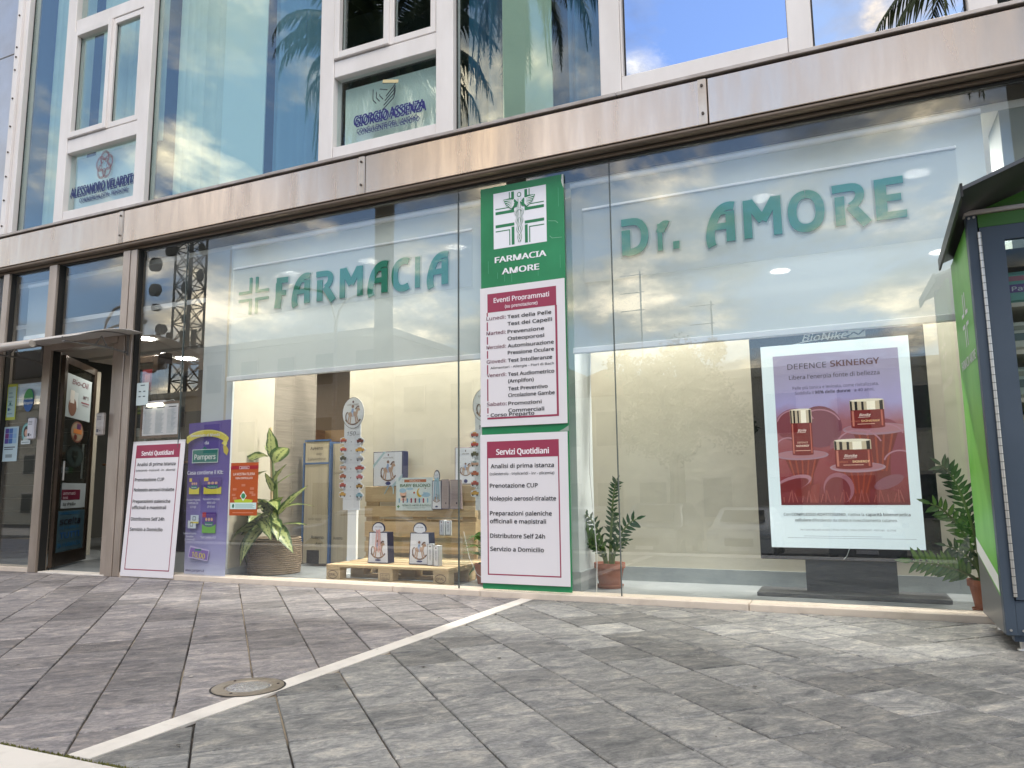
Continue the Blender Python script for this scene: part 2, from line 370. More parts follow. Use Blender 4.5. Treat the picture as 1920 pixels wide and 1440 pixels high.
    sb = n('ShaderNodeMath'); sb.operation = 'SUBTRACT'; l(no(4.2, 9, .68, .6), sb.inputs[0]); l(mm.outputs[0], sb.inputs[1]); l(sb.outputs[0], bu.inputs['Height']); l(bu.outputs[0], b.inputs['Normal'])
    MATS[name] = m; return m
slate()
mat('grout', (.42, .35, .26), .95, 0, col2=(.04, .035, .03), nscale=1.6, detail=4, nlo=.44, nhi=.56)

# ------------------------------------------------------------------ ground, terrace, steps, street
RZ = -1.40
MB().box(-120, 120, -120, 25, RZ-.3, RZ).build('ground', MATS['asphalt'], kind='structure')
st = MB()
for k in range(8):
    y1 = -3.84-.33*k; z = -.012-.172*(k+1)
    st.box(-40, 24, y1-.33, y1-.004*(k == 0), RZ+.004, z)
steps = st.build('steps', MATS['concrete'], kind='structure')
MB().box(-60, 40, -9.6, -6.52, RZ+.004, RZ+.12).build('sidewalk', MATS['concrete'], kind='structure')
MB().box(-60, 40, -24.5, -19.5, RZ+.004, RZ+.12).build('far_sidewalk', MATS['concrete'], kind='structure')
# paving stones
SQ = 2**.5
def clip(poly, a, b, c):      # keep a*x+b*y<=c
    o = []
    for i in range(len(poly)):
        p, q = poly[i], poly[(i+1) % len(poly)]; dp = a*p[0]+b*p[1]-c; dq = a*q[0]+b*q[1]-c
        if dp <= 0: o.append(p)
        if dp*dq < 0: k = dp/(dp-dq); o.append((p[0]+(q[0]-p[0])*k, p[1]+(q[1]-p[1])*k))
    return o
def area(p): return abs(sum(p[i][0]*p[(i+1) % len(p)][1]-p[(i+1) % len(p)][0]*p[i][1] for i in range(len(p))))/2 if len(p) > 2 else 0
def inview(x, y):
    v = Vector((x, y+DIST, -HC)); c = v.dot(_w)
    return c > .3 and abs(v.dot(_r3)/c*FPX) < 1010 and abs(v.dot(_u3)/c*FPX) < 770
tiles = []
for side in (0, 1):
    s0, t0, d = ((-2.609, .065, .2846), (-2.250, .135, .2846))[side]
    for i in range(-45, 45):
        for j in range(-45, 45):
            sa, sb_ = s0+i*d+.0022+rnd.uniform(0, .002), s0+(i+1)*d-.0022-rnd.uniform(0, .002); ta, tb = t0+j*d+.0026+rnd.uniform(0, .0014), t0+(j+1)*d-.0026-rnd.uniform(0, .0014)
            P_ = [((s+t)/SQ, (s-t)/SQ) for s, t in ((sa, ta), (sa, tb), (sb_, tb), (sb_, ta))]
            if side == 0: P_ = clip(P_, 1, 0, -2.243)
            else: P_ = clip(P_, -1, 0, 2.137)
            P_ = clip(clip(clip(clip(P_, 0, 1, -.002), 0, -1, 3.455), -1, 0, 16), 1, 0, 5)
            if area(P_) < .0015: continue
            cx, cy_ = sum(p[0] for p in P_)/len(P_), sum(p[1] for p in P_)/len(P_)
            tiles.append((math.hypot(cx, cy_+DIST)/max(area(P_), .02), cx, cy_, P_, inview(cx, cy_)))
pav = thing('pavement', None, None); pav['kind'] = 'structure'
MB().box(-40, 24, -3.84, 9, RZ+.004, -.012).build('bedding', MATS['grout'], pav)
def tile_mesh(mb, P_, cx, cy_, z, tilt=(0, 0)):
    n = len(P_); i = len(mb.v)
    ar = sum(P_[k][0]*P_[(k+1) % n][1]-P_[(k+1) % n][0]*P_[k][1] for k in range(n))
    if ar < 0: P_ = P_[::-1]
    def zz_(x, y): return z+(x-cx)*tilt[0]+(y-cy_)*tilt[1]
    for x, y in P_: mb.v.append(Vector((x, y, -.011)))
    for x, y in P_: mb.v.append(Vector((x, y, zz_(x, y)-.0035)))
    for x, y in P_:
        k = 1-.0045/max(.02, math.hypot(x-cx, y-cy_)); mb.v.append(Vector((cx+(x-cx)*k, cy_+(y-cy_)*k, zz_(x, y))))
    for r in (0, 1):
        for k in range(n): a = i+r*n+k; b = i+r*n+(k+1) % n; mb.f.append((a, b, b+n, a+n)); mb.c.append(None)
    mb.f.append(tuple(i+2*n+k for k in range(n))); mb.c.append(None)
tiles.sort(key=lambda t: (not t[4], t[0]))
rest = MB()
for k, (d_, cx, cy_, P_, vis) in enumerate(tiles):
    z = rnd.uniform(-.0015, .0015); tl = (rnd.uniform(-.006, .006), rnd.uniform(-.006, .006))
    if vis and k < 292:
        mb = MB(); tile_mesh(mb, P_, cx, cy_, z, tl); mb.v = [v-Vector((cx, cy_, 0)) for v in mb.v]
        o = mb.build('paving_stone', MATS['slate']); o.location = (cx, cy_, 0); o.parent = pav
    else: tile_mesh(rest, P_, cx, cy_, z, tl)
rest.build('far_paving_stones', MATS['slate'], pav, kind='stuff')
gm = MB(); r5 = random.Random(11)
for k in range(150):
    x, y = r5.uniform(-7.5, 1.8), -3.4*r5.random(); rr = r5.uniform(.002, .0075) if k % 4 else r5.uniform(.008, .013)
    a0 = r5.uniform(0, 6); gm.face([(x+rr*r5.uniform(.6, 1.1)*math.cos(a0+q*math.pi/4), y+rr*r5.uniform(.6, 1.1)*math.sin(a0+q*math.pi/4), .0052) for q in range(8)])
mat('gum', (.10, .09, .08), .8, col2=(.5, .46, .4), nscale=1.1, nlo=.52, nhi=.56)
gm.build('litter_specks', MATS['gum'], kind='stuff', label='trodden gum spots and crumbs scattered on the slate paving', cat='litter')
# marble inlay strip across the slate
y = -.004; k = 0
for L_ in (.42, 1.15, .62, .58, .34, .40):
    y2 = max(y-L_, -3.452); MB().box(-2.238+rnd.uniform(-.001, .001), -2.142, y2+.0015, y-.001, -.01, .0015, bev=.0012).build('marble_strip', MATS['marble_white'], pav); y = y2
x = -12.0
while x < 5:
    MB().box(x+.001, x+.993, -3.86, -3.475, -.035, .004, bev=.002).build('marble_slab', MATS['marble_white'], pav); x += .995
# moss in the joint
ms = MB()
for k in range(2600):
    x = rnd.uniform(-5, -.5); w = .004+.006*max(0, mnoise.noise(Vector((x*3, 0, 0)))+.2); y = -3.4645+rnd.gauss(0, 1)*w*.7; h = rnd.uniform(.002, .009); a = rnd.uniform(0, 6.28); r = rnd.uniform(.002, .005)
    ms.face([(x-r*math.cos(a), y-r*math.sin(a), -.004), (x+r*math.cos(a), y+r*math.sin(a), -.004), (x+rnd.uniform(-.003, .003), y+rnd.uniform(-.003, .003), h)])
mat('moss_green', (.10, .12, .02), .95, 0, col2=(.22, .20, .06), nscale=60)
ms.build('moss', MATS['moss_green'], kind='stuff', label='green moss growing in the joint beside the white marble slab', cat='moss')
# threshold / plinth of the shop front
x = -12.0
for x0, x1 in ((-12, -7.676), (-6.555, -5.35), (-5.35, -3.33), (-3.33, -2.57), (-2.57, -.66), (-.66, 1.4), (1.4, 5)):
    MB().box(x0+.002, x1-.002, 0, .20, -.01, .042, bev=.004).build('marble_plinth', MATS['marble_trim'], pav)
MB().box(-7.53, -6.575, -.01, .14, -.01, .012, bev=.002).build('marble_doorstep', MATS['marble_white'], pav)
# recessed ground lamp
gl_ = thing('ground_spotlight', 'round metal uplight sunk into the slate beside the white marble strip', 'ground light', (-2.294, -2.637, 0))
mat('lamp_ring', (.36, .31, .25), .5, .55, col2=(.26, .22, .17), nscale=14)
smooth_edges(MB().lathe([(.140, -.005), (.140, .004), (.136, .0062), (.094, .0062), (.090, .002), (.088, -.004)], -2.294, -2.637, 48).build('ring', MATS['lamp_ring'], gl_))
MB().lathe([(.148, .0022), (.1405, .0022)], -2.294, -2.637, 48).build('gap', MATS['black_gap'], gl_)
mat('lens', (.48, .47, .46), .18, .5, bump=.5, bscale=60)
smooth_edges(MB().lathe([(.086, .0035), (.06, .009), (.03, .0115), (.0005, .012)], -2.294, -2.637, 40).build('lens', MATS['lens'], gl_))
for a in (40, 160, 280):
    MB().lathe([(.006, .0062), (.005, .009), (.0003, .0095)], -2.294+.116*math.cos(RAD(a)), -2.637+.116*math.sin(RAD(a)), 10).build('screw', MATS['screw'], gl_)

# ------------------------------------------------------------------ the building front
bld = thing('office_building', 'glass and metal fronted building with a pharmacy behind the ground floor windows', 'building', (-2.2, 0, 0))
def part(name, m, *boxes, bev=0., parent=None, label=None):
    mb = MB()
    for b in boxes: mb.box(*b, bev=bev)
    return mb.build(name, MATS[m], parent or bld, label=label)
# metal band between the floors
joints = [-12.2, -9.40, -6.511, -3.598, -.749, 2.13, 5.0]
for a, b in zip(joints, joints[1:]):
    fp = part('fascia_panel', 'band_metal', (a+.004, b-.004, -.075, -.01, 3.262, 3.594), bev=.004)
    part('cover_strip', 'strip_metal', (b-.062, b-.006, -.080, -.0755, 3.263, 3.593), parent=fp)
    for z in (3.34, 3.545):
        sm = MB().tube([(b-.034, -.080, z), (b-.034, -.090, z)], .010, 8); sm.build('screw', MATS['screw'], fp)
part('fascia_lip', 'lip_brown', (-12.2, 5, -.07, .005, 3.230, 3.258), bev=.008)
part('fascia_lip', 'lip_brown', (-12.2, 5, .006, .034, 3.206, 3.2295), bev=.003)
part('seal_strip', 'black_gap', (-12.2, 5, .0345, .09, 3.205, 3.2285))
part('shadow_gap', 'black_gap', (-12.2, 5, -.012, .02, 3.596, 3.622))
for a, b in ((-12.2, -8.36), (-8.36, -4.70), (-4.70, -1.40), (-1.40, 1.6), (1.6, 5)):
    part('sill', 'sill_grey', (a+.002, b-.002, -.065-.004*(a > -5), .03, 3.623, 3.652), bev=.004)
# floor slab and roof mass
part('floor_slab', 'dark_wall', (-12.2, 5, .20, 9, 3.16, 3.62))
# upper mullions and windows
TOP = 7.6
def mull(x0, x1, z0=3.654, z1=TOP, y=-.03): return part('mullion', 'white_frame', (x0, x1, y, .10, z0, z1), bev=.005)
mull(-8.445, -8.365)
for m_ in ((-7.672, -7.532), (-6.463, -6.306), (-4.137, -3.985), (-2.938, -2.776), (-1.526, -1.368), (-.208, -.055)): mull(*m_)
mull(.835, .99); mull(2.2, 2.35)
# cladding left of the corner
for z0, z1 in ((3.654, 5.835), (5.842, 7.6)):
    cp = part('cladding_panel', 'cladding', (-12.2, -8.535, -.05, .05, z0, z1), bev=.006)
part('corner_trim', 'white_frame', (-8.533, -8.447, -.058, .06, 3.654, 7.6), bev=.003)
for z in (3.75, 4.05, 4.33, 4.62, 4.93, 5.27, 5.62, 5.78, 5.9, 6.3): MB().tube([(-8.49, -.058, z), (-8.49, -.068, z)], .011, 8).build('screw', MATS['screw'], bld)
def pane(x0, x1, z0, z1, m='upper_glass', y=.035, name='window_pane', parent=None):
    return MB().box(x0, x1, y, y+.008, z0, z1).build(name, MATS[m], parent or bld)
def gasket(x0, x1, z0, z1, y=.028, w=.010):
    part('gasket', 'black_gap', (x0, x0+w, y, y+.006, z0, z1), (x1-w, x1, y, y+.006, z0, z1), (x0+w, x1-w, y, y+.006, z0, z0+w))
for x0, x1 in ((-8.363, -7.674), (-6.304, -4.139), (-2.774, -1.528), (.992, 2.198), (2.352, 5)):
    pane(x0, x1, 3.656, TOP); gasket(x0, x1, 3.656, TOP)
pane(-.053, .833, 3.656, TOP, 'pale_mirror_glass'); gasket(-.053, .833, 3.656, TOP)
def casement(x0, x1, mid, name, sx=.052):
    w = thing('window', None, None, (x0, 0, 3.66)); w.parent = bld; w.location -= bld.location
    part('bottom_rail', 'white_frame', (x0, x1, -.022, .08, 3.654, 3.768), bev=.004, parent=w)
    part('transom', 'white_frame', (x0, x1, -.022, .08, 4.425, 4.578), bev=.004, parent=w)
    part('transom', 'white_frame', (x0, x1, -.022, .08, 5.845, 5.985), bev=.004, parent=w)
    pane(x0, x1, 3.768, 4.425, name='panel_glass', parent=w); pane(x0, x1, 5.985, TOP, parent=w)
    for a, b, y, mt in ((x0+.008, mid+.028, -.045, 'upper_glass'), (mid+.012, x1-.008, -.018, 'upper_glass')):
        z0, z1 = 4.590, 5.835
        part('sash', 'white_frame', (a, a+sx, y, .05, z0, z1), (b-sx, b, y, .05, z0, z1), (a+sx, b-sx, y, .05, z0, z0+.062), (a+sx, b-sx, y, .05, z1-.062, z1), bev=.004, parent=w)
        pane(a+sx, b-sx, z0+.062, z1-.062, mt, .012, parent=w)
        part('gasket', 'black_gap', (a+sx, a+sx+.006, .006, .010, z0+.062, z1-.062), (b-sx-.006, b-sx, .006, .010, z0+.062, z1-.062), (a+sx+.006, b-sx-.006, .006, .010, z0+.062, z0+.070), parent=w)
    return w
w1 = casement(-7.530, -6.465, -6.955, 'w1'); w2 = casement(-3.983, -2.940, -3.43, 'w2')
w3 = thing('window', None, None, (-1.366, 0, 3.66)); w3.parent = bld; w3.location -= bld.location
part('sash', 'white_frame', (-1.366, -.210, -.022, .06, 3.654, 3.786), (-1.366, -1.352, -.022, .06, 3.786, TOP), bev=.003, parent=w3)
pane(-1.352, -.212, 3.786, TOP, 'blue_mirror_glass', .03, parent=w3)
part('gasket', 'black_gap', (-1.352, -1.343, .022, .028, 3.786, TOP), parent=w3)
# upper room
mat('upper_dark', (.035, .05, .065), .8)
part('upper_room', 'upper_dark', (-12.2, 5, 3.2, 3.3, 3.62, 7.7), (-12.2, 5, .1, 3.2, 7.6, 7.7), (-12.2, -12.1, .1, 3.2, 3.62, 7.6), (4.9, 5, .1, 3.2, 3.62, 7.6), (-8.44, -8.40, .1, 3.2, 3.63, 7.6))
mat('mint_fabric', (.58, .72, .66), .85, 0, col2=(.50, .64, .58), nscale=4, rnd_amt=.06)
mat('mint_solid', (.60, .78, .76), .8)
mat('blue_drape', (.02, .12, .23), .7, 0, col2=(.012, .085, .18), nscale=3, stretch=(4, 1, .3))
mat('sage_panel', (.50, .62, .50), .8, 0, col2=(.45, .56, .46), nscale=2)
def vblind(x0, x1, n, label, z0=3.70, z1=7.0, y=.30, ang=18):
    t = thing('vertical_blind', label, 'blind', ((x0+x1)/2, y, z0), group='vertical blinds behind the upper windows')
    w = (x1-x0)/n; me = None
    for k in range(n):
        cx = x0+w*(k+.5); a = RAD(ang+rnd.uniform(-14, 14)); mb = MB(); h = w*.60
        for q in range(4):
            s0, s1 = -1+q*.5, -.5+q*.5
            def pp(s, z): b = .008*(1-s*s); return (cx+h*s*math.cos(a)+b*math.sin(a), y+h*s*math.sin(a)-b*math.cos(a), z)
            mb.face([pp(s0, z0), pp(s1, z0), pp(s1, z1), pp(s0, z1)])
        mb.build('slat', MATS['mint_fabric'], t)
    part('rail', 'white_frame', (x0, x1, y-.02, y+.02, z1, z1+.03), parent=t)
vblind(-8.34, -7.70, 7, 'mint vertical blind in the tall pane beside the metal cladding')
vblind(-7.48, -6.48, 14, 'mint vertical blind behind the sliding sashes above the red knot emblem', z0=4.5)
vblind(-6.28, -5.60, 7, 'mint vertical blind at the left end of the wide upper pane', ang=8)
cp_ = thing('fabric_panel', 'broad flat mint fabric panel between vertical slats and blue net curtain', 'curtain', (-5.3, .26, 3.7)); part('cloth', 'mint_solid', (-5.585, -5.03, .25, .262, 3.68, 7.0), parent=cp_)
def sheer():
    m = bpy.data.materials.new('sheer'); m.use_nodes = True; t = m.node_tree; b = t.nodes['Principled BSDF']; o = t.nodes['Material Output']
    b.inputs['Base Color'].default_value = (.20, .38, .52, 1); b.inputs['Roughness'].default_value = .9
    tr = t.nodes.new('ShaderNodeBsdfTransparent'); mi = t.nodes.new('ShaderNodeMixShader'); mi.inputs[0].default_value = .72
    t.links.new(tr.outputs[0], mi.inputs[1]); t.links.new(b.outputs[0], mi.inputs[2]); t.links.new(mi.outputs[0], o.inputs[0]); MATS['sheer'] = m
sheer()
def drape(x0, x1, y, z0, z1, m, label, fr=17, amp=.05, name='curtain'):
    mb = MB(); n = int((x1-x0)*60); i = 0; mb.smooth = True
    for k in range(n+1):
        for z, q in ((z0, 1.0), (z1, .6)):
            x = x0+(x1-x0)*k/n; mb.v.append(Vector((x+.03*math.sin(x*5)*(z1-z)/3, y+amp*q*(math.sin(x*fr)+.5*math.sin(x*fr*2.3+1)), z)))
    for k in range(n): mb.f.append((2*k, 2*k+2, 2*k+3, 2*k+1)); mb.c.append(None)
    return mb.build(name, MATS[m], label=label, cat='curtain')
drape(-5.0, -4.16, .33, 3.7, 7.2, 'sheer', 'blue net curtain in loose folds at the right of the wide upper pane')
drape(-2.76, -2.46, .33, 3.7, 7.2, 'blue_drape', 'dark teal curtain left of the sage panel in the narrow upper pane', fr=30)
drape(-1.90, -1.54, .31, 3.7, 7.2, 'blue_drape', 'deep blue curtain beside the big mirror glass window', fr=22)
sp_ = thing('fabric_panel', 'pale sage fabric panel between two dark blue curtains', 'curtain', (-2.2, .26, 3.7)); part('cloth', 'sage_panel', (-2.44, -2.0, .22, .232, 3.68, 7.0), parent=sp_)
# lettered backing panels behind the low panes
mat('frost', (.84, .92, .88), .7)
def backing(x0, x1, z0, z1, label):
    t = thing('name_plate', label, 'sign', ((x0+x1)/2, .10, z0)); part('panel', 'frost', (x0, x1, .10, .106, z0, z1), parent=t); return t
npl = backing(-7.51, -6.49, 3.80, 4.40, 'mint name plate with red knotted ring emblem in the window above the entrance')
P = Print((0, .030, 0))
for k in range(5):
    a = math.pi/2+k*2*math.pi/5; cx, cy_ = -6.99+.062*math.cos(a), 4.215+.075*math.sin(a)
    for q in range(3): P.arc(cx, cy_, .052+.008*q, .066+.009*q, a-2.45, a+2.45, .0045, '7a3540', q+k*.2, n=18)
    P.arc(-6.99+.052*math.cos(a+.63), 4.215+.06*math.sin(a+.63), .016, .022, a-1.2, a+4.4, .006, '7a3540', 4, n=10)
for q in (0, 1):
    dx, dz, c = ((.0, .0, '1b2a66'), (.022, -.020, '26376f'))[q]
    P.text('ALESSANDRO VELARDITA', -7.50+dx*.5, 3.945+dz, .118, 1.0, c, 3-q*2, bold=.02, shear=.04)
    P.text('COMMERCIALISTA - REVISORE', -7.35+dx, 3.862+dz*.8, .052, .73, c, 3-q*2, bold=.005)
P.build(npl)
npl = backing(-3.945, -2.965, 3.80, 4.36, 'mint name plate with striped slanting emblem in the window left of the dark blue pane')
P = Print((0, .030, 0))
for q in (0, 1):
    dx, dz, c = ((.0, .0, '22226e'), (.016, -.018, '2b2f70'))[q]
    P.text('GIORGIO ASSENZA', -3.80+dx, 3.955+dz, .105, .72, c, 3-q*2, bold=.022, shear=.05)
    P.text('CONSULENTE DEL LAVORO', -3.765+dx, 3.875+dz, .05, .62, c, 3-q*2, bold=.004)
for k in range(3):
    x0, z0 = -3.58+.035*k, 4.12+.012*k
    P.line([(x0-.02, 4.25-.03*k), (x0-.02, z0+.03)], .009, '1c2530', 2); P.line([(x0-.02, z0+.03), (x0+.015, z0-.01)], .009, '1c2530', 3)
for k in range(4): P.line([(-3.50+.012*k, 4.035+.04*k), (-3.385, 4.125+.035*k), (-3.37, 4.19+.02*k)], .011, '1c2530', 4)
P.line([(-3.50, 4.30), (-3.34, 4.262)], .03, 'd8c89a', 5); P.line([(-3.50, 4.283), (-3.345, 4.246)], .006, '1c2530', 6)
P.line([(-3.53, 4.235), (-3.45, 4.21)], .008, '1c2530', 5)
P.build(npl)

# ground floor frames ------------------------------------------------
def post(x0, x1, z0=.0, z1=3.194, m='jamb_metal', y0=-.02, y1=.10): return part('mullion', m, (x0, x1, y0, y1, z0, z1), bev=.004)
post(-8.445, -8.352); post(-7.678, -7.560); post(-6.556, -6.462); post(-6.456, -6.372, y0=-.012)
part('mullion_seal', 'black_gap', (-8.352, -8.338, .01, .06, .042, 3.19), (-6.372, -6.352, .01, .06, .042, 3.19), (-7.560, -7.548, .01, .08, .012, 3.19))
part('door_head', 'jamb_metal', (-7.545, -6.558, -.03, .10, 2.262, 2.372), bev=.004)
part('glass_seal', 'black_gap', (-12, 5, .035, .09, 3.190, 3.204))
part('wall', 'cladding', (-12.2, -8.60, -.02, .15, -.01, 3.194))
# outer panes
def sp(x0, x1, z0=.044, z1=3.189, name='display_window', m='shop_glass', y=.050):
    o = MB().box(x0, x1, y, y+.010, z0, z1).build(name, MATS[m], bld); return o
sp(-8.60, -8.447); sp(-8.338, -7.680); sp(-7.548, -6.558, 2.374, 3.19, 'transom_window'); sp(-6.352, -5.752)
sp(-5.744, -2.776); sp(-2.770, -1.508); sp(-1.500, 1.10); sp(1.106, 5)
part('glass_joint', 'glass_edge', (-5.752, -5.744, .046, .064, .044, 3.16)); part('glass_joint', 'glass_edge', (-2.776, -2.770, .046, .064, .044, 3.16))
part('glass_joint', 'glass_edge', (-1.508, -1.502, .046, .064, .044, 3.16)); part('glass_joint', 'glass_edge', (1.10, 1.106, .046, .064, .044, 3.16))
# interior shell (structure)
def S(name, m, *b):
    mb = MB()
    for q in b: mb.box(*q)
    return mb.build(name, MATS[m], kind='structure')
S('floor', 'shop_floor', (-12.1, 4.9, .205, 9, -.010, .010), (-7.53, -6.575, .145, .204, -.01, .010))
S('ceiling', 'ceiling_white', (-12.1, 4.9, .21, 8.9, 3.10, 3.15))
S('wall', 'dark_wall', (-12.2, 5, 8.9, 9, 0, 3.1)); S('wall', 'dark_wall', (-12.2, -12.1, .2, 8.9, 0, 3.1)); S('wall', 'dark_wall', (4.9, 5, .2, 8.9, 0, 3.1))
mat('green_grey_wall', (.11, .135, .12), .8)
# partitions
pw = S('partition', 'plaster_beige', (-4.655, -2.525, 1.2, 1.28, .01, 2.40))
pw2 = S('partition', 'plaster_beige', (-2.52, 1.75, 1.2, 1.28, .01, 2.40))
MB().box(-2.51, 1.75, 1.185, 1.199, .01, .125).build('baseboard', MATS['grey_marble'], kind='structure')
MB().box(-4.655, -2.52, 1.185, 1.199, .01, .125).build('baseboard', MATS['grey_marble'], kind='structure')
S('pillar', 'plaster_white', (-2.52, -1.93, .40, .79, .01, 3.1))
MB().box(-1.93, -1.915, .385, .79, .01, .155).box(-2.52, -1.9305, .385, .3995, .01, .155).build('baseboard', MATS['grey_marble'], kind='structure')
def slab(name, m, p, q, z0, z1, th, kind='structure'):
    (x0, y0), (x1, y1) = p, q; L_ = math.hypot(x1-x0, y1-y0); nx, ny = -(y1-y0)/L_*th, (x1-x0)/L_*th
    return MB().prism([(x0, y0), (x1, y1), (x1+nx, y1+ny), (x0+nx, y0+ny)], (0, 0, z0), (1, 0, 0), (0, 1, 0), (0, 0, 1), z1-z0).build(name, MATS[m], kind=kind)
S('pillar', 'plaster_white', (-5.63, -5.245, .195, .215, .01, 3.1))
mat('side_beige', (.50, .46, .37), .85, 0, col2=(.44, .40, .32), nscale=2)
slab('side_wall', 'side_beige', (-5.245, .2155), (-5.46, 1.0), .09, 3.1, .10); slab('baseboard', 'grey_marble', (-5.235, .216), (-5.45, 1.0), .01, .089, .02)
slab('wood_wall', 'wood_panel', (-5.46, 1.002), (-5.40, 1.60), .01, 3.1, .30)
S('floor', 'grey_marble', (-1.92, 4.8, .206, .37, .0105, .0125))
mat('grey_column', (.30, .33, .31), .8)
S('bulkhead', 'plaster_white', (-2.52, -1.25, .80, .85, 1.95, 3.1)); S('pillar', 'grey_column', (.98, 1.22, .215, .60, .01, 3.1)); S('partition', 'plaster_beige', (1.755, 4.8, 1.2, 1.28, .01, 2.4))
# cased opening and shelves deep in the shop
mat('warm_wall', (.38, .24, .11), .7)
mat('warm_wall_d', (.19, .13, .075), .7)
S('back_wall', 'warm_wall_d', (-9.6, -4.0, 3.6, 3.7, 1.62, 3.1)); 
sh = thing('wall_shelf', 'warm wooden shelving with boxes behind the tan partition edge', 'shelf', (-6.5, 3.4, 0))
part('back', 'warm_wall', (-8.6, -5.0, 3.50, 3.55, .01, 1.62), parent=sh)
for z in (.35, .75, 1.1, 1.42): part('shelf_board', 'wood_brown', (-8.6, -5.0, 3.2, 3.5, z, z+.025), parent=sh)
for x in (-8.6, -7.7, -6.8, -5.9, -5.03): part('upright', 'wood_brown', (x, x+.03, 3.2, 3.5, .01, 1.62), parent=sh)
cols = ['c7b299', 'a3472a', 'd8c9ae', '55724c', 'b98a35', '3b4a66', 'e2dccb', '7a2a22']
k = 0
for z in (.375, .775, 1.125):
    x = -8.5
    while x < -5.1:
        w = rnd.uniform(.09, .18); h = rnd.uniform(.1, .27)
        if rnd.random() < .8 and not any(abs(x+w/2-u) < .1+w/2 for u in (-7.7, -6.8, -5.9)):
            c = rnd.choice(cols); nm = 'packet_'+c
            mat(nm, c, .5)
            MB().box(x, x+w, 3.22, 3.4, z, z+h, bev=.004).build('box', MATS[nm], label='small %s packet on the %s wooden shelf deep in the shop' % ({'c7b299': 'tan', 'a3472a': 'brick red', 'd8c9ae': 'cream', '55724c': 'green', 'b98a35': 'mustard', '3b4a66': 'navy', 'e2dccb': 'white', '7a2a22': 'dark red'}[c], {.375: 'lowest', .775: 'middle', 1.125: 'upper'}[z]), cat='box', group='packets on the back shelves')
        x += w+.02
# door zone interior
mat('dark_counter', (.028, .022, .018), .5)
ct = thing('counter', 'dark shop counter just inside the open entrance door', 'counter', (-8.6, 2.6, 0)); part('front', 'dark_counter', (-9.6, -7.75, 2.3, 2.9, .01, 1.16), bev=.01, parent=ct); part('top', 'wood_brown', (-9.65, -7.7, 2.25, 2.95, 1.162, 1.19), bev=.004, parent=ct)
mat('dark_red', (.22, .03, .03), .5)
S('room_divider', 'dark_counter', (-9.6, -8.0, 3.3, 3.38, .01, 2.0)); S('side_screen', 'green_grey_wall', (-8.2, -5.68, 1.75, 1.80, .01, 2.45) if False else (-7.25, -5.68, 1.75, 1.80, .01, 2.45))
S('wall_panel', 'side_beige', (-12, -8.9, 1.5, 1.58, .01, 2.35))
bb = MB()
for k in range(13): bb.box(-12, -8.9, 1.492, 1.499, .05+.17*k, .05+.17*k+.160)
mat('taupe', (.22, .20, .16), .7); bb.build('wall_cladding', MATS['taupe'], kind='structure')
# downlights: lit discs with a real lamp each
def downlight(x, y, label, r=.095, z=3.10, pw=14, em=None):
    t = thing('downlight', label, 'ceiling light', (x, y, z), group='round recessed ceiling lights')
    smooth_edges(MB().lathe([(r+.014, z-.001), (r+.012, z-.008), (r, z-.006)], x, y, 28).build('trim', MATS['white_frame'], t))
    MB().lathe([(r, z-.004), (.0005, z-.004)], x, y, 28).build('diffuser', MATS['light_disc'], t)
    ld = bpy.data.lights.new('downlight_lamp', 'AREA'); ld.shape = 'DISK'; ld.size = .16; ld.energy = pw; ld.color = (1, .95, .87)
    lo = bpy.data.objects.new('lamp', ld); COL.objects.link(lo); lo.location = (0, 0, -.02); lo.parent = t
PWR = 34
for x, l_ in ((-3.35, 'lit ceiling light beside the glass joint left of the green sign'), (-4.37, 'lit ceiling light above the M of the left shop lettering'), (-5.36, 'lit ceiling light above the F of the left shop lettering')): downlight(x, 1.08, l_, pw=PWR)
for x, l_ in ((-1.60, 'lit ceiling light above the D of the right lettering'), (-.52, 'lit ceiling light above the M of the right lettering'), (.58, 'lit ceiling light above the last E of the right lettering')): downlight(x, 1.07, l_, .105, pw=PWR)
for x, l_ in ((-2.15, 'small ceiling light below the letter r of the right lettering'), (-.58, 'small ceiling light below the O of the right lettering'), (.95, 'ceiling light half hidden by the kiosk roof')): downlight(x, 3.36, l_, .105, pw=PWR*.8)
downlight(-8.32, 4.7, 'faint ceiling light low in the left blind below the cross', pw=9); downlight(-8.3, 6.1, 'faint ceiling light just above the left blind bar', .075, pw=7)
downlight(-8.25, 2.35, 'lit ceiling light seen through the glass beside the entrance', .13, 2.60, pw=8)
S('ceiling', 'ceiling_white', (-9.6, -5.7, 1.9, 3.2, 2.602, 2.65))
downlight(-7.7, 1.25, 'lit ceiling light glowing through the top of the open door leaf', .10, 2.63, pw=6)
S('soffit', 'ceiling_white', (-9.6, -5.7, .25, 1.85, 2.632, 2.68))
# roller blinds
def fabric(name, col, tr):
    m = bpy.data.materials.new(name); m.use_nodes = True; t = m.node_tree; b = t.nodes['Principled BSDF']; o = t.nodes['Material Output']
    b.inputs['Base Color'].default_value = (*col, 1); b.inputs['Roughness'].default_value = .8
    trn = t.nodes.new('ShaderNodeBsdfTranslucent'); trn.inputs[0].default_value = (*col, 1); m1 = t.nodes.new('ShaderNodeMixShader'); m1.inputs[0].default_value = .35
    t.links.new(b.outputs[0], m1.inputs[1]); t.links.new(trn.outputs[0], m1.inputs[2])
    ts = t.nodes.new('ShaderNodeBsdfTransparent'); m2 = t.nodes.new('ShaderNodeMixShader'); m2.inputs[0].default_value = 1-tr
    t.links.new(ts.outputs[0], m2.inputs[1]); t.links.new(m1.outputs[0], m2.inputs[2]); t.links.new(m2.outputs[0], o.inputs[0]); MATS[name] = m
fabric('blind_fabric', (.54, .585, .59), .14); fabric('sign_acrylic', (.74, .79, .80), .45)
mat('blind_bar', (.94, .95, .95), .3, 0)
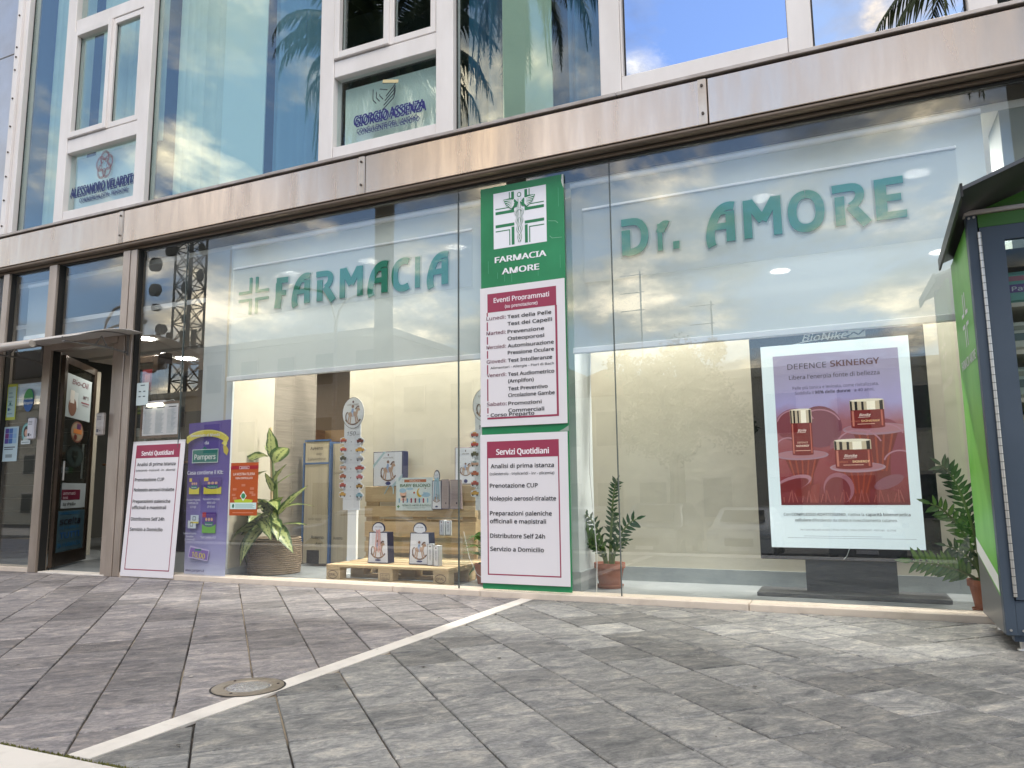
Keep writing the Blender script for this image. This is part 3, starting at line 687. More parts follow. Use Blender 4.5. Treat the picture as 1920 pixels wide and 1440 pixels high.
def blind(x0, x1, zb, label, xt=None, y=.13):
    t = thing('roller_blind', label, 'blind', ((x0+x1)/2, y, 3.1))
    MB().box(x0, x1, y, y+.0012, zb+.040, 3.10).build('fabric', MATS['blind_fabric'], t)
    part('bottom_bar', 'blind_bar', (x0-.004, x1+.004, y-.024, y+.012, zb-.006, zb+.040), bev=.006, parent=t)
    smooth_edges(MB().tube([(x0, y, 3.08), (x1, y, 3.08)], .022, 12).build('tube', MATS['blind_bar'], t))
blind(-5.24, -2.60, 1.80, 'wide grey blind with white bar behind the left lettering')
blind(-1.835, .87, 1.775, 'wide grey blind with white bar behind the right lettering')
blind(-8.27, -7.72, 2.47, 'narrow pale blind in the top of the glass left of the entrance', y=.16)
# chain of the right blind
MB().tube([(-1.71, .15, 3.05), (-1.70, .15, 2.2), (-1.73, .16, 1.5), (-1.75, .16, .9), (-1.71, .16, .3), (-1.72, .16, .05)], .003, 5).build('blind_cord', MATS['ceiling_white'], label='thin white cord hanging down beside the left potted plant', cat='cord')

# lettered acrylic panels -----------------------------------------------
mat('letter_green', (.008, .24, .15), .45); fabric('halo', (.62, .72, .70), .4)
def bez(pts, n=9):
    out = []
    for i in range(0, len(pts)-3, 3):
        a, b, c, d = pts[i:i+4]
        for k in range(n+1):
            if i and k == 0: continue
            t = k/n; out.append(tuple(a[j]*(1-t)**3+3*b[j]*t*(1-t)**2+3*c[j]*t*t*(1-t)+d[j]*t**3 for j in (0, 1)))
    return out
T = .19
GL = {
 'A': (1.0, [(bez([(1.0, .92), (.62, 1.02), (.30, .80), (.18, .30), (.15, .15), (.16, .02), (.22, -.08)]), [.16, .19, .2, .2, .2, .2, .2]), ([(.86, .80), (.86, .0)], .19), ([(.22, .42), (.80, .42)], .15), ([(.55, .76), (.95, .76)], .06)]),
 'F': (1.0, [([(.30, .84), (.30, .30), (.20, -.05)], .22), ([(.12, .92), (1.0, .92)], .17), ([(.36, .47), (.86, .47)], .16)]),
 'R': (1.0, [([(.22, .72), (.22, .0)], .19), (bez([(.04, .92), (.25, .93), (.45, .92), (.55, .92), (.85, .90), (.85, .58), (.52, .44)]), .17), ([(.50, .46), (.92, -.04)], .2)]),
 'M': (1.0, [([(.10, 1.0), (.10, 0)], .17), ([(.14, .96), (.50, .42)], .19), ([(.50, .42), (.86, .96)], .19), ([(.90, 1.0), (.90, 0)], .17)]),
 'C': (1.0, [(bez([(.98, .90), (.55, 1.02), (.12, .85), (.12, .48), (.12, .10), (.50, -.05), (.98, .10)]), .19)]),
 'I': (1.0, [([(.5, 1.0), (.5, 0)], .9)]),
 'O': (1.0, [(bez([(.5, .92), (.80, .92), (.90, .70), (.90, .48), (.90, .22), (.75, .06), (.5, .06), (.25, .06), (.10, .22), (.10, .48), (.10, .70), (.20, .92), (.5, .92)]), .18)]),
 'E': (1.0, [([(.17, 1.0), (.17, 0)], .22), ([(.28, .92), (.95, .92)], .15), ([(.28, .51), (.85, .51)], .14), ([(.28, .08), (1.0, .08)], .15)]),
 'D': (1.0, [([(.17, .70), (.17, 0)], .20), (bez([(.02, .92), (.2, .92), (.3, .92), (.42, .92), (.95, .92), (.95, .30), (.70, .16), (.55, .07), (.40, .07), (.20, .07)]), .17)]),
 'r': (1.0, [([(.25, .74), (.25, 0)], .42), (bez([(.30, .50), (.42, .68), (.65, .74), (1.0, .68)]), .19)]),
 '.': (1.0, [([(.5, .20), (.5, 0)], 1.0)]),
}
def ribbon(mb, pts, w, y0, y1, extra=0.):
    n = len(pts); Lr = [];
    for k, (x, z) in enumerate(pts):
        a = pts[max(k-1, 0)]; b = pts[min(k+1, n-1)]; dx, dz = b[0]-a[0], b[1]-a[1]; L_ = math.hypot(dx, dz) or 1
        e = extra*(-1 if k == 0 else (1 if k == n-1 else 0)); px, pz = x+dx/L_*e, z+dz/L_*e
        hw = w/2+extra
        Lr.append(((px-dz/L_*hw, pz+dx/L_*hw), (px+dz/L_*hw, pz-dx/L_*hw)))
    for (a, b), (c, d) in zip(Lr, Lr[1:]):
        i = len(mb.v)
        for (x, z) in (b, d, c, a): mb.v.append(Vector((x, y0, z)))
        for (x, z) in (b, d, c, a): mb.v.append(Vector((x, y1, z)))
        for f in ((0, 1, 2, 3), (7, 6, 5, 4), (0, 4, 5, 1), (2, 6, 7, 3)): mb.f.append(tuple(i+q for q in f)); mb.c.append(None)
    for (a, b) in (Lr[0], Lr[-1]):
        mb.face([(a[0], y0, a[1]), (b[0], y0, b[1]), (b[0], y1, b[1]), (a[0], y1, a[1])])
def big_letter(ch, x0, x1, zb, zt, y, parent):
    W, Hh = x1-x0, zt-zb; mb = MB(); hb = MB()
    for q, (pts, w) in enumerate(GL[ch][1]):
        if isinstance(w, list): w = .19
        tw = w*(W if ch in 'I.' or (ch == 'r' and len(pts) == 2) else Hh*.98)
        if ch not in 'I.' and len(pts) >= 2 and not (ch == 'r' and len(pts) == 2): tw = w*Hh*1.14
        pp = [(x0+px*W, zb+pz*Hh) for px, pz in pts]
        ribbon(mb, pp, tw, y-.0004*q, y+.012, 0); ribbon(hb, pp, tw, y+.0125+.0004*q, y+.0165, .012)
    o = mb.build('letter', MATS['letter_green'], parent); hb.build('letter_backing', MATS['halo'], parent)
tL = thing('hanging_sign', 'pale hanging panel with green cross and the word FARMACIA', 'sign', (-3.99, .2, 2.39))
MB().box(-5.20, -2.68, .112, .116, 2.39, 2.852).build('panel', MATS['sign_acrylic'], tL)
part('rail', 'blind_bar', (-5.205, -2.675, .100, .120, 2.853, 2.872), bev=.003, parent=tL)
LW = [('F', -4.686, -4.545), ('A', -4.496, -4.295), ('R', -4.230, -4.018), ('M', -3.963, -3.732), ('A', -3.68, -3.477), ('C', -3.423, -3.266), ('I', -3.205, -3.157), ('A', -3.094, -2.894)]
for c_, a, b in LW: big_letter(c_, a, b, 2.437, 2.70, .094, tL)
cr = MB()
cx, cz, g_, w_, L_ = -4.942, 2.575, .024, .026, .150
for sx_ in (-1, 1):
    for sz_ in (-1, 1):
        x_, z_ = cx+sx_*g_, cz+sz_*g_
        cr.box(min(x_, x_+sx_*w_), max(x_, x_+sx_*w_), .095, .108, min(z_+sz_*w_, z_+sz_*L_), max(z_+sz_*w_, z_+sz_*L_)); cr.box(min(x_, x_+sx_*L_), max(x_, x_+sx_*L_), .095, .108, min(z_, z_+sz_*w_), max(z_, z_+sz_*w_))
cr.build('cross', MATS['letter_green'], tL)
tR = thing('hanging_sign', 'pale hanging panel with the green words Dr. AMORE', 'sign', (-.5, .2, 2.30))
MB().box(-1.735, .715, .112, .116, 2.30, 2.856).build('panel', MATS['sign_acrylic'], tR)
part('rail', 'blind_bar', (-1.74, .72, .100, .120, 2.857, 2.876), bev=.003, parent=tR)
for c_, a, b in (('D', -1.44, -1.236), ('r', -1.174, -1.096), ('.', -1.061, -1.019), ('A', -0.833, -0.634), ('M', -0.57, -0.33), ('O', -0.28, -0.063), ('R', -0.014, 0.21), ('E', 0.25, 0.42)):
    big_letter(c_, a, b, 2.462, 2.732, .094, tR)

# green pillar sign -------------------------------------------------------
gs = thing('pillar_sign', 'tall green sign on the glass with winged staff emblem at its top', 'sign', (-2.21, .03, .05))
part('panel', 'green_vinyl', (-2.563, -1.860, .038, .046, .052, 3.150), parent=gs)
P = Print((0, .038, 0))
P.rect(-2.450, -2.003, 2.640, 3.093, 'efeff6', 0)
G = '2a7d52'
cx = -2.227; zc = 2.872
for s_ in (-1, 1):
    # vertical double bars
    for d_, w_ in ((.044, .024), (.080, .008)):
        P.rect(min(cx+s_*d_, cx+s_*(d_+w_)), max(cx+s_*d_, cx+s_*(d_+w_)), 2.93 if d_ < .06 else 2.965, 3.085, G, 2)
        P.rect(min(cx+s_*d_, cx+s_*(d_+w_)), max(cx+s_*d_, cx+s_*(d_+w_)), 2.655, 2.80 if d_ < .06 else 2.775, G, 2)
        xs = sorted((cx+s_*(.044 if d_ < .06 else .08), cx+s_*.205))
        P.rect(xs[0], xs[1], 2.915 if d_ < .06 else 2.957, 2.939 if d_ < .06 else 2.965, G, 1.5); P.rect(xs[0], xs[1], 2.808 if d_ < .06 else 2.775, 2.832 if d_ < .06 else 2.783, G, 1.5)
# winged staff
P.rect(cx-.006, cx+.006, 2.67, 3.045, 'efeff6', 5); P.line([(cx-.009, 2.67), (cx-.009, 3.02)], .004, G, 6); P.line([(cx+.009, 2.67), (cx+.009, 3.02)], .004, G, 6)
P.ell(cx, 3.05, .018, .020, G, 6); P.ell(cx, 3.05, .012, .014, 'efeff6', 7)
for s_ in (-1, 1):
    P.poly([(cx+s_*.01, 2.99), (cx+s_*.055, 3.035), (cx+s_*.135, 3.03), (cx+s_*.115, 2.985), (cx+s_*.075, 2.945), (cx+s_*.02, 2.955)][::s_], G, 7)
    for q in range(7):
        a = RAD(8-q*10); x0, z0 = cx+s_*.045, 3.012-.006*q; P.line([(x0, z0), (x0+s_*(.082-.008*q)*math.cos(a), z0+(.082-.008*q)*math.sin(a))], .0065, 'efeff6', 8+q*.1)
    P.arc(cx+s_*.03, 3.005, .022, .018, RAD(30), RAD(250), .005, 'efeff6', 9, 8)
for ph in (0, math.pi):
    pts = [(cx+(.036-.028*k/24)*math.sin(ph+k*.52), 2.94-.011*k) for k in range(25)]
    P.line(pts, .015, G, 9+ph*.1); P.line(pts, .008, 'efeff6', 10+ph*.1)
P.text('FARMACIA', -2.44, 2.528, .055, .43, 'f2f2f6', 3, bold=.035); P.text('AMORE', -2.38, 2.430, .055, .31, 'f2f2f6', 3, bold=.035)
for (x, z, h) in ((-2.50, 2.45, .1), (-2.42, 2.40, .05), (-2.30, 2.36, .08), (-1.905, 2.9, .15), (-1.90, 2.42, .1), (-2.08, 2.38, .05), (-2.36, 2.37, .06)): P.rect(x, x+.0025, z, z+h, '5fae86', 1)
P.line([(-1.99, 2.80), (-1.93, 2.79), (-1.91, 2.77)], .003, '8fc4a6', 1); P.line([(-1.98, 2.68), (-1.96, 2.66), (-1.88, 2.655)], .003, '8fc4a6', 1)
P.poly([(-1.872, 3.149), (-1.859, 3.149), (-1.859, 3.04), (-1.868, 3.06), (-1.878, 3.10)], 'd9ddd6', 1); P.poly([(-1.90, 1.21), (-1.859, 1.235), (-1.859, 1.195), (-1.935, 1.195)], '9aa39c', 1)
P.build(gs)
MAR = '9c3a55'; DK = '3c1d26'; BK = '2a2a2c'
def services(P, x0, x1, z0, z1, sc=1.):
    W = x1-x0; H = z1-z0
    P.rect(x0+.053*W/.7, x1-.066*W/.7, z1-.118*H/1.1, z1-.055*H/1.1-.0, MAR, 1)
def board(x0, x1, z0, z1, y, label, name='notice_board'):
    t = thing(name, label, 'sign', ((x0+x1)/2, y, z0)); part('board', 'board_white', (x0, x1, y, y+.006, z0, z1), bev=.0015, parent=t); return t
b1 = board(-2.568, -1.865, 1.250, 2.334, .026, 'white weekly events notice with maroon header on the green sign')
P = Print((0, .026, 0))
P.rect(-2.503, -1.932, 2.135, 2.282, MAR, 1); P.rect(-1.944, -1.928, 1.318, 2.136, MAR, 1.5); P.rect(-2.510, -1.928, 1.306, 1.320, MAR, 2)
P.text('Eventi Programmati', -2.218, 2.208, .045, .46, 'f4e8ee', 3, .02, 'C'); P.text('(su prenotazione)', -2.218, 2.158, .030, .27, 'f4e8ee', 3, .01, 'C')
ev = [('Lunedi:', 'Test della Pelle', 2.075, .36), ('', 'Test dei Capelli', 2.020, .365), ('Martedi:', 'Prevenzione', 1.958, .30), ('', 'Osteoporosi', 1.905, .30), ('Mercoledi:', 'Automisurazione', 1.848, .375), ('', 'Pressione Oculare', 1.795, .375), ('Giovedi:', 'Test Intolleranze', 1.736, .36),
      ('Venerdi:', 'Test Audiometrico', 1.630, .375), ('', '(Amplifon)', 1.578, .21), ('', 'Test Preventivo', 1.520, .32), ('', 'Circolazione Gambe', 1.470, .375), ('Sabato:', 'Promozioni', 1.408, .27), ('', 'Commerciali', 1.355, .29)]
for a, b, z, w in ev:
    if a: P.text(a, -2.512, z, .032, .165, '6b2a44', 3, .006)
    P.text(b, -2.333, z-.002, .032, w, BK, 3, .018)
P.text('Alimentari - Allergie - Fiori di Bach', -2.48, 1.690, .021, .52, BK, 3, .006)
P.text('- Corso Preparto', -2.512, 1.325, .030, .39, BK, 4, .015)
for z0, z1 in ((2.105, 2.135), (1.99, 2.06), (1.885, 1.945), (1.775, 1.835), (1.655, 1.725), (1.445, 1.615), (1.352, 1.395)): P.rect(-2.510, -2.500, z0, z1, MAR, 1)
P.build(b1)
def service_text(P, x0, x1, z1, lean=lambda z: 0):
    # x0,x1 inner frame, z1 top of the frame; text offsets measured on the wall sign
    k = (x1-x0)/.575
    rows = [('Analisi di prima istanza', .030, .200, .505, .036, .012), ('(colesterolo - trigliceridi - inr - glicemia)', .022, .252, .515, .024, .004), ('Prenotazione CUP', .022, .345, .385, .036, .012), ('Noleggio aerosol-tiralatte', .022, .440, .525, .036, .012),
            ('Preparazioni galeniche', .022, .548, .49, .036, .012), ('officinali e magistrali', .022, .606, .445, .036, .012), ('Distributore Self 24h', .022, .712, .435, .036, .012), ('Servizio a Domicilio', .022, .808, .425, .036, .012)]
    for s_, dx, dz, w, h, b in rows: P.text(s_, x0+dx*k, z1-dz, h, w*k, BK, 3, b)
    P.text('Servizi Quotidiani', (x0+x1)/2, z1-.100, .050, .42*k, 'f6eef2', 3, .03, 'C')
b2 = board(-2.572, -1.867, .094, 1.190, .024, 'white daily services notice with maroon header low on the green sign')
P = Print((0, .024, 0)); P.rect(-2.514, -1.934, .995+.018, 1.137, MAR, 1); P.frame(-2.514, -1.934, .155, 1.137, .009, MAR, .5); service_text(P, -2.514, -1.934, 1.137); P.build(b2)
# leaning board beside the door: stands on the plinth, leans back against the glass
lt = thing('leaning_board', 'white daily services board leaning against the glass right of the entrance', 'sign', (-6.0, -.015, .012), rot=(RAD(-3.0), 0, 0))
MB().box(-.345, .340, 0, .006, .0, 1.262, bev=.0015).build('board', MATS['board_white'], lt, local=True)
P = Print((0, 0, 0)); P.rect(-.292, .285, 1.100, 1.225, MAR, 1); P.frame(-.292, .285, .06, 1.225, .009, MAR, .5); service_text(P, -.292, .285, 1.225)
P.art.build('artwork', MATS['print'], lt, local=True); P.txt.build('lettering', MATS['print'], lt, local=True)

# ------------------------------------------------------------------ things in the left window
def poster(name, label, cat, x0, x1, z0, z1, y, col='e8ecec', th=.0015):
    t = thing(name, label, cat, ((x0+x1)/2, y, z0)); mn = 'paper_'+col; mat(mn, col, .5); part('sheet', mn, (x0, x1, y, y+th, z0, z1), parent=t)
    return t, Print((x0, y, z0))
# purple banner
bn = thing('banner', 'tall purple nappy banner standing inside the glass right of the leaning board', 'banner', (-5.43, .10, .03))
def grad(name, stops, z0, z1, em=0, rough=.4):
    m = bpy.data.materials.new(name); m.use_nodes = True; t = m.node_tree; b = t.nodes['Principled BSDF']; b.inputs['Roughness'].default_value = rough
    g = t.nodes.new('ShaderNodeNewGeometry'); sx = t.nodes.new('ShaderNodeSeparateXYZ'); t.links.new(g.outputs['Position'], sx.inputs[0])
    mr = t.nodes.new('ShaderNodeMapRange'); mr.inputs[1].default_value = z0; mr.inputs[2].default_value = z1; t.links.new(sx.outputs[2], mr.inputs[0])
    r = t.nodes.new('ShaderNodeValToRGB'); t.links.new(mr.outputs[0], r.inputs[0]); e = r.color_ramp.elements
    while len(e) < len(stops): e.new(.5)
    for i, (p, c) in enumerate(stops): e[i].position = p; e[i].color = (*lin(c), 1)
    n = t.nodes.new('ShaderNodeTexNoise'); n.inputs['Scale'].default_value = 3; t.links.new(g.outputs['Position'], n.inputs['Vector'])
    hs = t.nodes.new('ShaderNodeHueSaturation'); t.links.new(r.outputs[0], hs.inputs['Color']); m2 = t.nodes.new('ShaderNodeMapRange'); m2.inputs[3].default_value = .8; m2.inputs[4].default_value = 1.2; t.links.new(n.outputs[0], m2.inputs[0]); t.links.new(m2.outputs[0], hs.inputs['Value'])
    t.links.new(hs.outputs[0], b.inputs['Base Color'])
    if em: t.links.new(hs.outputs[0], b.inputs['Emission Color']); b.inputs['Emission Strength'].default_value = em
    MATS[name] = m; return m
grad('banner_purple', [(0, 'd6d9f2'), (.12, 'b6b2de'), (.35, '9084c6'), (.62, '6c56ac'), (1, '5a409c')], .03, 1.43)
mb = MB(); mb.smooth = True
for k in range(9):
    x = -5.70+.56*k/8; yy = .105+.02*math.cos((k/8)*math.pi*.9+.3)
    mb.v += [Vector((x+.055*(1-k/8)*.4, yy, .030)), Vector((x, yy, 1.425+.012*k/8))]
for k in range(8): mb.f.append((2*k, 2*k+2, 2*k+3, 2*k+1)); mb.c.append(None)
mb.build('sheet', MATS['banner_purple'], bn)
P = Print((-5.68, .082, .03)); W = '#f2f0fa'
P.L = 0
def band_arc(P, cx, cy, r, w, a0, a1, col, l): 
    n = 16; pts = [(cx+r*math.cos(a0+(a1-a0)*k/n), cy+r*.42*math.sin(a0+(a1-a0)*k/n)) for k in range(n+1)]; P.line(pts, w, col, l)
P.clip = (.004, .525, 0, 1.39); band_arc(P, .25, 1.18, .27, .062, RAD(158), RAD(22), 'ead84c', 1); band_arc(P, .25, 1.205, .27, .006, RAD(153), RAD(25), 'fff49a', 1.6)
P.poly([(.44, 1.19), (.50, 1.25), (.53, 1.24), (.49, 1.17)], 'f3df55', 2.2); P.poly([(.49, 1.18), (.53, 1.13), (.51, 1.08), (.47, 1.11), (.46, 1.17)], 'dcc43a', 2.3); P.ell(.485, 1.19, .022, .022, 'f8ea78', 2.6)
P.text('Benvenuto al Mondo', .055, 1.262, .030, .36, W, 4, .012, shear=.1); P.text('da', .235, 1.19, .034, .05, W, 4, .012)
P.rect(.085, .405, 1.02, 1.145, 'dfe9e6', 2); P.rect(.091, .399, 1.026, 1.139, '1c7a70', 2.4); P.text('Pampers', .245, 1.052, .056, .26, 'f4f6f0', 4, .014, 'C'); P.poly([(.20, 1.145), (.235, 1.17), (.27, 1.145)], '1c7a70', 2.2)
P.text('Casa contiene il Kit:', .255, .915, .040, .44, W, 4, .018, 'C')
def pack(x, z, w, h, band, kid='5b3a94'):
    P.rect(x, x+w, z, z+h, kid, 2); P.rect(x, x+w, z, z+h*.42, band, 2.5); P.ell(x+w*.5, z+h*.42, w*.42, h*.12, kid, 2.8); P.rect(x+w*.2, x+w*.8, z+h*.34, z+h*.54, '1c7a70', 3.1)
    for q in range(3): P.ell(x+w*(.3+.2*q), z+h*.66, w*.08, h*.08, 'e9b48e', 3.4)
    P.rect(x, x+w*.25, z+h*.78, z+h, 'f2cf50', 3); P.text('Pampers', x+w*.5, z+h*.385, h*.09, w*.5, W, 5, .005, 'C')
pack(.065, .735, .125, .145, 'efe04a'); pack(.245, .735, .215, .150, 'efe04a')
P.text('Pannolini Progressi', .125, .675, .020, .165, W, 4, .006, 'C'); P.text('NEWBORN x30', .125, .645, .020, .12, W, 4, .006, 'C'); P.text('(2-5 kg)', .125, .612, .020, .07, W, 4, .006, 'C')
P.text('Pannolini Progressi', .345, .680, .022, .20, W, 4, .008, 'C'); P.text('MINI x30', .345, .648, .022, .10, W, 4, .008, 'C'); P.text('(3-6 kg)', .345, .613, .022, .09, W, 4, .008, 'C')
P.rect(0.01, .50, .585, .5865, '9a8ac6', 1); P.rect(.10, .20, .475, .545, 'd9e3ee', 2); P.rect(.07, .17, .425, .495, 'e6ecf2', 2.4); P.rect(.10, .20, .47, .485, 'efe04a', 2.6)
for x, z in ((.145, .515), (.115, .46)): P.frame(x-.018, x+.018, z-.018, z+.018, .005, '3a4a72', 3.2)
pack(.245, .385, .165, .185, '7cc04e', '5f3796'); P.rect(.245, .29, .525, .57, 'c23a4a', 3.6)
P.text('Salviettine Progressi', .10, .372, .018, .16, W, 4, .006, 'C'); P.text('Sensitive', .10, .345, .018, .09, W, 4, .006, 'C'); P.text('2 confezioni x52', .10, .318, .018, .13, W, 4, .006, 'C'); P.text('Tuli Cambio x12', .325, .338, .022, .18, W, 4, .008, 'C')
P.poly([(.09, .165), (.33, .135), (.345, .235), (.11, .27)], 'd9c8ee', 2); P.poly([(.10, .172), (.322, .145), (.335, .225), (.118, .255)], '8f6ac0', 2.4); P.text('10,00', .215, .172, .055, .16, 'f4dc50', 4, .016, 'C', rot=-.1); P.rect(.17, .25, .225, .243, '1c7a70', 3)
P.rect(.045, .36, .100, .103, 'b8b4d8', 3); P.rect(.045, .36, .107, .110, 'b8b4d8', 3); P.text('www.pampers.it', .065, .040, .028, .23, '3c3270', 4, .010)
P.build(bn)
# orange poster
po, P = poster('poster', 'small orange supply chain poster stuck on the glass beside the purple banner', 'poster', -5.083, -4.765, .575, 1.038, .048, 'b5521c')
P.rect(0, .318, .405, .437, 'a01c28', 1); P.frame(.10, .215, .407, .432, .003, 'e8d8d0', 2); P.text('plasmon', .158, .413, .013, .075, W, 3, .006, 'C')
P.text('LA NOSTRA FILIERA', .159, .352, .026, .25, 'f6ded0', 3, .012, 'C'); P.text('100% CONTROLLATA', .159, .318, .021, .20, 'f6ded0', 3, .010, 'C')
for x, z in ((.055, .235), (.255, .24), (.155, .27), (.045, .185), (.275, .185), (.06, .155), (.25, .205)):
    for q in range(3): P.rect(x-.022, x+.022, z-.007*q, z-.007*q+.003, 'e3a184', 2)
P.poly([(.12, .17), (.158, .215), (.196, .17), (.158, .125)], 'e8efe4', 3); P.ell(.158, .17, .024, .024, '3b8a5a', 3.5); P.poly([(.07, .10), (.25, .10), (.27, .135), (.16, .145), (.05, .135)], 'b5c832', 2.5)
P.rect(.008, .31, .055, .112, 'cfe5e0', 3); P.ell(.045, .083, .012, .018, '2a6e50', 3.8)
for q in range(4): P.rect(.07, .29-.02*(q % 2), .065+.010*q, .068+.010*q, '6c9c96', 3.6)
P.rect(.04, .28, .022, .026, 'e3a184', 2); P.build(po)
# basket plant ------------------------------------------------------------
def leafmat(name, c_in, c_edge, c_vein):
    m = bpy.data.materials.new(name); m.use_nodes = True; t = m.node_tree; b = t.nodes['Principled BSDF']; b.inputs['Roughness'].default_value = .35; l = t.links.new
    uv = t.nodes.new('ShaderNodeUVMap'); sx = t.nodes.new('ShaderNodeSeparateXYZ'); l(uv.outputs[0], sx.inputs[0])
    g = t.nodes.new('ShaderNodeNewGeometry'); no = t.nodes.new('ShaderNodeTexNoise'); no.inputs['Scale'].default_value = 40; no.inputs['Detail'].default_value = 4; l(g.outputs['Position'], no.inputs['Vector'])
    a = t.nodes.new('ShaderNodeMath'); a.operation = 'ADD'; l(sx.outputs[0], a.inputs[0]); m0 = t.nodes.new('ShaderNodeMath'); m0.operation = 'MULTIPLY_ADD'; l(no.outputs[0], m0.inputs[0]); m0.inputs[1].default_value = .9; m0.inputs[2].default_value = -.45; l(m0.outputs[0], a.inputs[1])
    r = t.nodes.new('ShaderNodeValToRGB'); l(a.outputs[0], r.inputs[0]); e = r.color_ramp.elements; e.new(.5); e.new(.5)
    for i, (p, c) in enumerate(((.03, c_vein), (.09, c_in), (.52, c_in), (.72, c_edge))): e[i].position = p; e[i].color = (*c, 1)
    l(r.outputs[0], b.inputs['Base Color'])
    ts = t.nodes.new('ShaderNodeBsdfTranslucent'); l(r.outputs[0], ts.inputs[0]); mi = t.nodes.new('ShaderNodeMixShader'); mi.inputs[0].default_value = .25; o = t.nodes['Material Output']
    l(b.outputs[0], mi.inputs[1]); l(ts.outputs[0], mi.inputs[2]); l(mi.outputs[0], o.inputs[0]); MATS[name] = m
leafmat('dumb_cane_leaf', (.40, .46, .17), (.045, .10, .022), (.10, .16, .04))
leafmat('zz_leaf', (.028, .085, .022), (.018, .058, .016), (.06, .12, .04))
leafmat('zz_leaf_light', (.10, .21, .035), (.06, .15, .03), (.14, .22, .06))
def leaf_mesh(L, W, droop=.35, fold=.25, nseg=9, tipr=1.0):
    """leaf along +X from the origin, arching down; uv.x = distance from midrib"""
    vs = []; fs = []; uvs = []
    for k in range(nseg+1):
        t = k/nseg; w = W*.5*(math.sin(math.pi*min(1, t**.75*1.0)))**.8*(1-.15*t) if 0 < t < 1 else .001; x = L*t*(1-.12*droop*t); z = L*(.12*t-droop*t*t)
        for s in (-1, -.5, 0, .5, 1): vs.append((x, w*s, z+abs(s)*w*fold+.004*math.sin(t*18+s*3)*abs(s))); uvs.append((abs(s), t))
    for k in range(nseg):
        for j in range(4): a = k*5+j; fs.append((a, a+1, a+6, a+5))
    me = bpy.data.meshes.new('leaf'); me.from_pydata(vs, [], fs); uvl = me.uv_layers.new(name='UVMap')
    for lp in me.loops: uvl.data[lp.index].uv = uvs[lp.vertex_index]
    me.polygons.foreach_set('use_smooth', [True]*len(me.polygons)); return me
def put_leaf(me, m, parent, loc, yaw, pitch, roll=0, sc=1., name='leaf'):
    if not me.materials: me.materials.append(MATS[m])
    o = bpy.data.objects.new(name, me); COL.objects.link(o); o.parent = parent; o.location = Vector(loc)-parent.location
    o.rotation_euler = (RAD(roll), RAD(-pitch), RAD(yaw)); o.scale = (sc, sc, sc); return o
pl = thing('potted_plant', 'variegated broad leaved plant in a round woven basket', 'plant', (-5.02, .62, .01))
mb = MB()
prof = [(.001, .012), (.225, .012)]
for k in range(17):
    z = .012+.0195*k; r = .236+.010*math.sin(k/16*math.pi); prof += [(r, z), (r+.009, z+.010)]
prof += [(.236, .345), (.224, .345), (.218, .30), (.001, .30)]
smooth_edges(mb.lathe(prof, -5.02, .62, 44).build('basket', MATS['basket'], pl), 50)
MB().lathe([(.219, .302), (.001, .312)], -5.02, .62, 24).build('soil', MATS['soil'], pl)
smooth_edges(MB().tube([(-5.03, .62, .28), (-5.035, .61, .75), (-5.07, .60, 1.12)], [.020, .016, .012], 8).tube([(-4.97, .60, .28), (-4.98, .59, .6), (-5.00, .58, .98)], [.018, .014, .010], 8).build('stem', MATS['stem_green'], pl))
MB().tube([(-5.10, .66, .25), (-5.12, .66, .9), (-5.155, .66, 1.41)], .014, 8).build('support_pole', MATS['pine'], pl)
LM = [leaf_mesh(.34, .155, .45), leaf_mesh(.30, .14, .75), leaf_mesh(.26, .13, .2), leaf_mesh(.36, .11, .12)]
# yaw: 0 = +X (right), -90 = towards the viewer, 180 = left
for (x, y, z, yaw, pit, k, sc) in ((-5.07, .58, 1.10, -60, 78, 2, 1.0), (-5.07, .58, 1.12, 150, 30, 3, .55), (-5.08, .56, 1.12, 200, 5, 1, 1.0), (-5.03, .57, 1.05, -20, 38, 0, .95), (-5.10, .56, .98, 215, -25, 1, 1.05), (-5.00, .56, .86, -10, 52, 2, .8), (-4.98, .56, .84, 10, 30, 3, .55),
                            (-5.05, .56, .70, 205, -8, 3, .9), (-4.99, .52, .78, -75, 55, 2, .75), (-5.08, .50, .62, 175, -5, 0, .8), (-5.05, .50, .66, -30, 12, 0, 1.0), (-4.92, .52, .55, 12, 42, 3, 1.0), (-5.03, .48, .56, -70, 10, 0, .9), (-5.13, .50, .50, 195, 0, 0, 1.05), (-5.02, .46, .52, -50, 5, 1, 1.0),
                            (-4.96, .48, .50, -35, 8, 1, .95), (-5.10, .46, .47, -120, -5, 1, 1.0), (-5.00, .44, .44, -85, -10, 1, 1.0), (-4.92, .46, .44, -25, -2, 1, 1.0), (-5.16, .50, .44, 215, -30, 1, 1.0), (-4.90, .50, .46, 0, 2, 3, .85), (-5.06, .43, .42, -105, -25, 1, .95), (-5.12, .55, .60, 160, 20, 2, .9), (-4.95, .60, .60, 30, 25, 0, .8), (-5.18, .52, .38, 200, -50, 1, .9)):
    put_leaf(LM[k], 'dumb_cane_leaf', pl, (x, y, z), yaw, pit, rnd.uniform(-25, 25), sc*1.18)
for k in range(16): put_leaf(LM[k % 3], 'dumb_cane_leaf', pl, (-5.04+rnd.uniform(-.07, .07), .55+rnd.uniform(-.08, .05), .40+.30*rnd.random()), -90+rnd.uniform(-110, 110), rnd.uniform(-20, 45), rnd.uniform(-30, 30), rnd.uniform(.8, 1.1))
pl.location = (-5.11, .68, .01)
